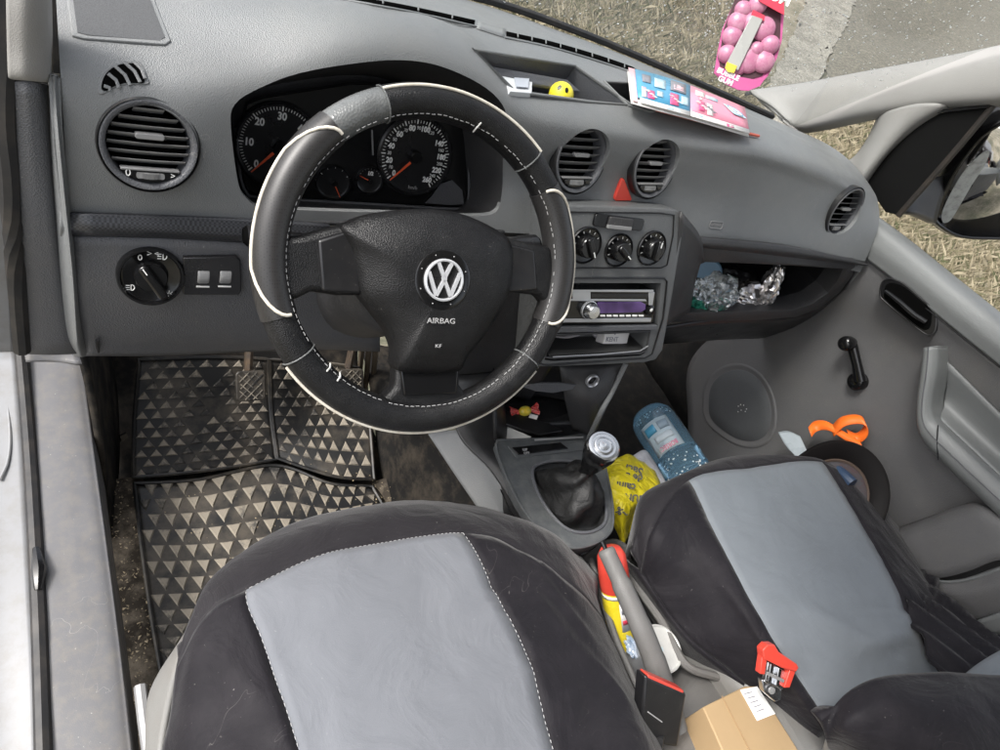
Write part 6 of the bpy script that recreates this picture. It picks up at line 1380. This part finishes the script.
# glints of light on the bottle, modelled below as small pale beads
# label: curved patch facing the camera
tocam=(CAM-b0); tocam=(tocam-ax*tocam.dot(ax)).normalized(); side=ax.cross(tocam)
def lab(t0,t1,a0,a1,r,mat,name,n=8):
    g=[[b0+ax*(L0*t)+ (tocam*math.cos(a)+side*math.sin(a))*r for a in [a0+(a1-a0)*k/n for k in range(n+1)]] for t in (t0,(t0+t1)/2,t1)]
    bm=bmesh.new(); grid(bm,g); bm.normal_update(); return bmo(name,bm,mat,bo,smooth=180,solid=.0004)
LBW=plain('bottle label',(.42,.52,.58),.35); lab(.42,.80,-.72,.62,rad_+.0008,LBW,'bottle_label')
lab(.66,.76,-.6,-.1,rad_+.0014,BLUE,'label_print'); lab(.66,.76,.05,.5,rad_+.0014,plain('label print grey',(.25,.33,.40),.4),'label_print'); lab(.54,.62,-.4,.45,rad_+.0014,plain('label pale',(.55,.63,.68),.4),'label_print'); lab(.435,.49,-.5,.35,rad_+.0014,plain('label white',(.7,.7,.7),.4),'label_print')
up_=tocam; G=Frame(b0+ax*(L0*.462)+tocam*(rad_+.0022),tocam,-ax); textmesh('BORSEC',G,.013,DPK,'label_lettering',bo,0,0,.0003,sx=.7)
bm=bmesh.new()
for _ in range(70):
    t=rg.uniform(.04,.36) if rg.random()<.8 else rg.uniform(.84,.93); a=rg.uniform(-1,1); r_b=rad_*(1 if t<.8 else 1-(t-.84)*3)
    p=b0+ax*(L0*t)+(tocam*math.cos(a)+side*math.sin(a))*(r_b+.0005); s=rg.uniform(.0012,.0028); lathe(bm,Frame(p,(tocam*math.cos(a)+side*math.sin(a))),[(s,0),(s*.7,s*.5),(s*.1,s*.7)],7,cap=True)
tag(bmo('glint_beads',bm,M['drop'],bo,smooth=60),kind='stuff')
# --- yellow bag + white paper
YB=plain('yellow plastic bag',(.72,.60,.02),.35,wr=.5,wscale=30,rvar=.1)
ybp=[[Z(600,470,.20),Z(618,458,.21),Z(632,456,.20),Z(650,466,.18)],[Z(602,482,.22),Z(620,478,.235),Z(640,476,.225),Z(660,480,.20)],[Z(606,500,.22),Z(622,500,.24),Z(640,498,.23),Z(658,488,.21)],[Z(612,520,.20),Z(624,522,.22),Z(632,514,.21),Z(644,505,.20)],[Z(618,534,.18),Z(623,545,.18),Z(628,536,.18),Z(634,522,.18)]]
yb=thing('yellow_bag','crumpled yellow plastic bag with black lettering beside the gear lever','plastic bag',tuple(Z(630,495,.1)))
YG=net(ybp,8,8); 
YG=[[p+Vector((0,0,.006*noise.noise(p*38)+.003*abs(noise.noise(p*90)))) for p in r] for r in YG]
bm=bmesh.new(); grid(bm,YG); bm.normal_update(); bmo('bag_body',bm,YB,yb,smooth=30,solid=.001)
YF=Frame(Z(628,490,.245),(CAM-Z(628,490,.245)).normalized(),UPV)
YBV=BVHTree.FromPolygons([v for r in YG for v in r],[(i*len(YG[0])+j,i*len(YG[0])+j+1,(i+1)*len(YG[0])+j+1,(i+1)*len(YG[0])+j) for i in range(len(YG)-1) for j in range(len(YG[0])-1)])
for s,x,y,h,r_ in (('Saci',634,470,.018,PI*.92),('de u',634,477,.015,PI*.95),('câini',626,486,.016,PI*.96),('GUNOI',630,497,.014,PI*.97),('~%',622,512,.014,2.6)):
    l,nn,_,_=YBV.ray_cast(CAM,ray(x,y).normalized())
    if l is None: continue
    G=Frame(l+(CAM-l).normalized()*.004,(CAM-l).normalized(),UPV); textmesh(s,G,h,M['black'],'bag_lettering',yb,0,0,.0,rot=r_,bold=.0006)
tag(sheet('paper_sheet',[[Z(632,456,.17),Z(645,450,.17),Z(655,462,.165)],[Z(640,466,.19),Z(652,470,.19),Z(664,478,.18)],[Z(652,478,.18),Z(662,484,.18),Z(668,488,.17)]],plain('white crumpled paper',(.55,.55,.57),.6,wr=.3,wscale=30),None,5,5,solid=.001),'crumpled white paper between the bottle and the yellow bag','paper')
# --- spray can with red cap behind handbrake
sc_=thing('spray_can','yellow spray can with red cap standing behind the handbrake','spray can',tuple(Z(618,640,.18)))
s0=Z(622,640,.25); s1=Z(611,553,.375); sax=(s1-s0).normalized(); SL=(s1-s0).length; SFm=Frame(s0,sax,(0,1,0)); sr=.0235
YEL=plain('yellow can paint',(.78,.62,.03),.3,coat=.2)
bm=bmesh.new(); lathe(bm,SFm,[(sr*.9,-.01),(sr,0),(sr,SL*.60),(sr*.97,SL*.62)],36,cap=True); bmo('can_body',bm,YEL,sc_,smooth=50)
bm=bmesh.new(); lathe(bm,SFm,[(sr*1.02,SL*.62),(sr*1.03,SL*.80),(sr*.95,SL*.97),(sr*.7,SL*1.04),(.001,SL*1.06)],36,cap=True); bmo('red_cap',bm,M['red'],sc_,smooth=60)
tc=(CAM-s0); tc=(tc-sax*tc.dot(sax)).normalized(); sd_=sax.cross(tc)
def clab(t0,t1,a0,a1,mat,name,r=sr+.0006):
    g=[[s0+sax*(SL*t)+(tc*math.cos(a)+sd_*math.sin(a))*r for a in [a0+(a1-a0)*k/8 for k in range(9)]] for t in (t0,t1)]
    bm=bmesh.new(); grid(bm,g); bm.normal_update(); return bmo(name,bm,mat,sc_,smooth=180,solid=.0004)
clab(.20,.52,.1,.9,M['white'],'white_label'); clab(.40,.45,.2,.6,GRY,'label_print',sr+.001); clab(.28,.33,.2,.7,REDC,'label_print',sr+.001); clab(.56,.60,-1.3,1.3,M['white'],'label_band'); clab(.02,.07,-.5,-.2,GRY,'label_print')
# --- round tin with white lid in the cup holder
tn=thing('round_tin','round tin with white lid in the cup holder right of the handbrake','tin',tuple(Z(665,648,.22)))
TF=Frame(Z(660,649,.30),(-.05,-.1,1),(0,1,0))
bm=bmesh.new(); lathe(bm,TF,[(.036,-.05),(.036,-.001)],40,cap=True); bmo('tin_body',bm,M['silver'],tn)
bm=bmesh.new(); lathe(bm,TF,[(.0375,-.004),(.0375,.003),(.035,.004),(.033,.002),(.001,.002)],44,cap=True); bmo('white_lid',bm,plain('off white lid',(.62,.62,.60),.35,metal=.2,dirt=.3,dcol=(.35,.35,.33),dscale=30),tn)
textmesh('o',TF,.012,LBL,'lid_print',tn,0,0,.0022)
bl=Z(633,648,.28); tag(crumple('blue_wrapper',bl,.010,.018,.008,plain('blue white wrapper',(.25,.33,.45),.3,dirt=1,dcol=(.7,.7,.7),dscale=60),7.7,amp=.5),'small blue and white wrapper left of the handbrake','wrapper')
# --- cardboard box
cbx=thing('cardboard_box','light brown cardboard box with white shipping label behind the handbrake','box',tuple(Z(755,720,.28)))
KB=plain('brown cardboard',(.36,.25,.135),.7,dirt=.3,dcol=(.28,.19,.10),dscale=9)
tz=.345; tp=[Z(703,707,tz),Z(745,686,tz),Z(758,686,tz),Z(830,800,tz),Z(745,800,tz)]
bm=bmesh.new(); prism(bm,tp,Vector((0,0,-.09)),Vector((0,0,0))); bmo('box_body',bm,KB,cbx,bevel=.002)
bm=bmesh.new(); tube(bm,[Z(722,696,tz+.0008),Z(770,790,tz+.0008)],.0009,5); bmo('flap_seam',bm,plain('dark cardboard edge',(.28,.18,.09),.8),cbx)
bm=bmesh.new(); prism(bm,[Z(740,690,tz+.0004),Z(757,686.5,tz+.0004),Z(775,714,tz+.0004),Z(757,721,tz+.0004)],Vector((0,0,0)),Vector((0,0,.0008))); lb_=bmo('shipping_label',bm,M['white'],cbx)
bm=bmesh.new()
for k in range(5): 
    a=k/5; tube(bm,[Z(744+a*16,694+a*22,tz+.0016),Z(752+a*15,692+a*21,tz+.0016)],.0006,4)
bmo('label_print',bm,GRY,lb_)
# --- black round dish with orange strap
dk=thing('round_lamp','round black bowl shaped work lamp with orange strap wedged between seat and door','work lamp',tuple(X(850,450,1.36)))
DFm=Frame(X(838,490,1.29),Vector((-.62,-.38,.68)),(0,.1,1))
re=[DFm.ab(x,y) for x,y in((812,432),(891,500))]
Rr_=.075
a,b=DFm.ab(834,498); DG=DFm.at(a,b,0)
# radius from the visible top and right extents
ra=abs(DG.ab(893,505)[0]); rb_=abs(DG.ab(838,433)[1]); Rr_=(ra+rb_)/2; print('dish',ra,rb_)
bm=bmesh.new(); lathe(bm,DG,[(Rr_*1.0,-.02),(Rr_*1.02,-.003),(Rr_,.003),(Rr_*.96,.003),(Rr_*.70,-.012),(Rr_*.68,-.014)],64,sx=ra/Rr_,sy=rb_/Rr_); bmo('outer_rim',bm,plain('matt black lamp rim',(.006,.005,.005),.5,spec=.12),dk,smooth=60)
bm=bmesh.new(); lathe(bm,DG,[(Rr_*.69,-.012),(Rr_*.67,-.009),(Rr_*.64,-.012)],64,sx=ra/Rr_,sy=rb_/Rr_); bmo('inner_ring',bm,plain('dusty copper ring',(.08,.055,.042),.6),dk)
bm=bmesh.new(); lathe(bm,DG,[(Rr_*.65,-.014),(Rr_*.3,-.03),(.001,-.034)],48,sx=ra/Rr_,sy=rb_/Rr_,cap=True); bmo('reflector',bm,plain('murky reflector',(.05,.05,.055),.4,metal=.0,dirt=.9,dcol=(.07,.02,.02),dscale=22),dk,smooth=80)
ORG=plain('orange webbing',(.90,.17,.02),.5,emit=0)
def strap(px,w,name,x0=1.36,mat=ORG,par=dk):
    c=[X(x,y,xx) for x,y,xx in px]; c=spl(c,8); wv=(UPV*.75+FW*.6).normalized()*w
    g=[[p-wv/2 for p in c],[p+wv/2 for p in c]]; bm=bmesh.new(); grid(bm,g); bm.normal_update(); return bmo(name,bm,mat,par,smooth=180,solid=.0015)
strap([(810,432,1.40),(816,426,1.42),(828,426,1.42),(845,436,1.42),(862,446,1.42)],.026,'orange_strap')
strap([(832,432,1.42),(842,422,1.42),(856,419,1.43),(865,422,1.435),(866,431,1.44),(858,438,1.44),(848,434,1.43)],.024,'orange_strap')
bg=X(805,444,1.38); tag(sheet('plastic_strip',[[X(778,432,1.40),X(788,431,1.41),X(800,436,1.41)],[X(786,446,1.38),X(796,444,1.39),X(808,452,1.39)],[X(798,458,1.36),X(806,458,1.37),X(818,464,1.37)]],plain('pale blue white plastic',(.34,.38,.41),.3,wr=.3),None,5,5,solid=.004),'pale bluish plastic strip sticking up behind the passenger seat edge','plastic strip')
br=thing('brush','tan wooden handle of a brush lying in the round lamp','brush',tuple(X(825,460,1.34)))
bm=bmesh.new(); tube(bm,[X(812,456,1.335),X(818,452,1.33),X(826,460,1.325),X(834,466,1.32)],[.008,.011,.010,.009],10); bmo('brush_handle',bm,plain('tan wood',(.45,.33,.16),.5,dirt=.5,dcol=(.2,.13,.06),dscale=50),br)
bm=bmesh.new(); tube(bm,[X(834,466,1.32),X(842,474,1.31),X(852,484,1.31)],[.009,.012,.013],10); bmo('brush_ferrule',bm,plain('blue black grip',(.03,.05,.09),.3),br)
# ================================================================= ROOF above the camera (keeps the cabin light coming from the glass and the open door)
rf=thing('car_roof','light grey roof lining and rear wall of the car above and behind the seats','car roof',(.7,-.8,1.6))
HL=plain('roof lining',(.30,.295,.28),.9)
sheet('roof_lining',[[Vector((x,y,1.62-.05*((x-.72)/.7)**2)) for x in (.03,.3,.72,1.1,1.42)] for y in (-.27,-.8,-1.4,-2.0)],HL,rf,4,4,solid=.02)
sheet('rear_wall',[[Vector((x,-2.0,z)) for x in (-.05,.7,1.5)] for z in (1.6,.8,-.1)],M['dash'],rf,4,4,solid=.02)
sheet('door_window_frame',[[Vector((1.45,y,z)) for y in (-1.0,-1.15)] for z in (.8,1.55)],M['pillar'],rf,3,4,solid=.03)
EXPO=1.4
# ================================================================= camera, light, render
cd=bpy.data.cameras.new('camera'); cam=bpy.data.objects.new('camera',cd); C.objects.link(cam)
Mx=Matrix((RT,UPV,-FW)).transposed().to_4x4(); Mx.translation=CAM; cam.matrix_world=Mx
cd.sensor_fit='HORIZONTAL'; cd.sensor_width=36; cd.lens=36*FOC/1000; cd.clip_start=.01; cd.clip_end=500
bpy.context.scene.camera=cam
w=bpy.data.worlds.new('World'); bpy.context.scene.world=w; w.use_nodes=True
N=w.node_tree.nodes; L=w.node_tree.links; bg=N['Background']
sky=N.new('ShaderNodeTexSky'); sky.sky_type='NISHITA'; sky.sun_disc=False; sky.sun_elevation=R(52); sky.sun_rotation=R(275); sky.dust_density=4; sky.air_density=1; sky.ozone_density=.5
hs=N.new('ShaderNodeHueSaturation'); hs.inputs['Saturation'].default_value=.35
L.new(sky.outputs[0],hs.inputs['Color']); L.new(hs.outputs[0],bg.inputs[0]); bg.inputs[1].default_value=.15
sd=bpy.data.lights.new('sun','SUN'); sd.energy=1.5; sd.angle=R(14); sd.color=(1,.97,.93); so=bpy.data.objects.new('sun',sd); C.objects.link(so)
# sun direction matching the sky rotation
az=R(275); el=R(52); sdir=Vector((math.sin(az)*math.cos(el),math.cos(az)*math.cos(el),math.sin(el)))
so.rotation_euler=sdir.to_track_quat('Z','Y').to_euler(); so.location=(0,-1,4)
sc=bpy.context.scene; sc.view_settings.view_transform='Standard'; sc.view_settings.look='None'; sc.view_settings.exposure=EXPO; sc.view_settings.gamma=1
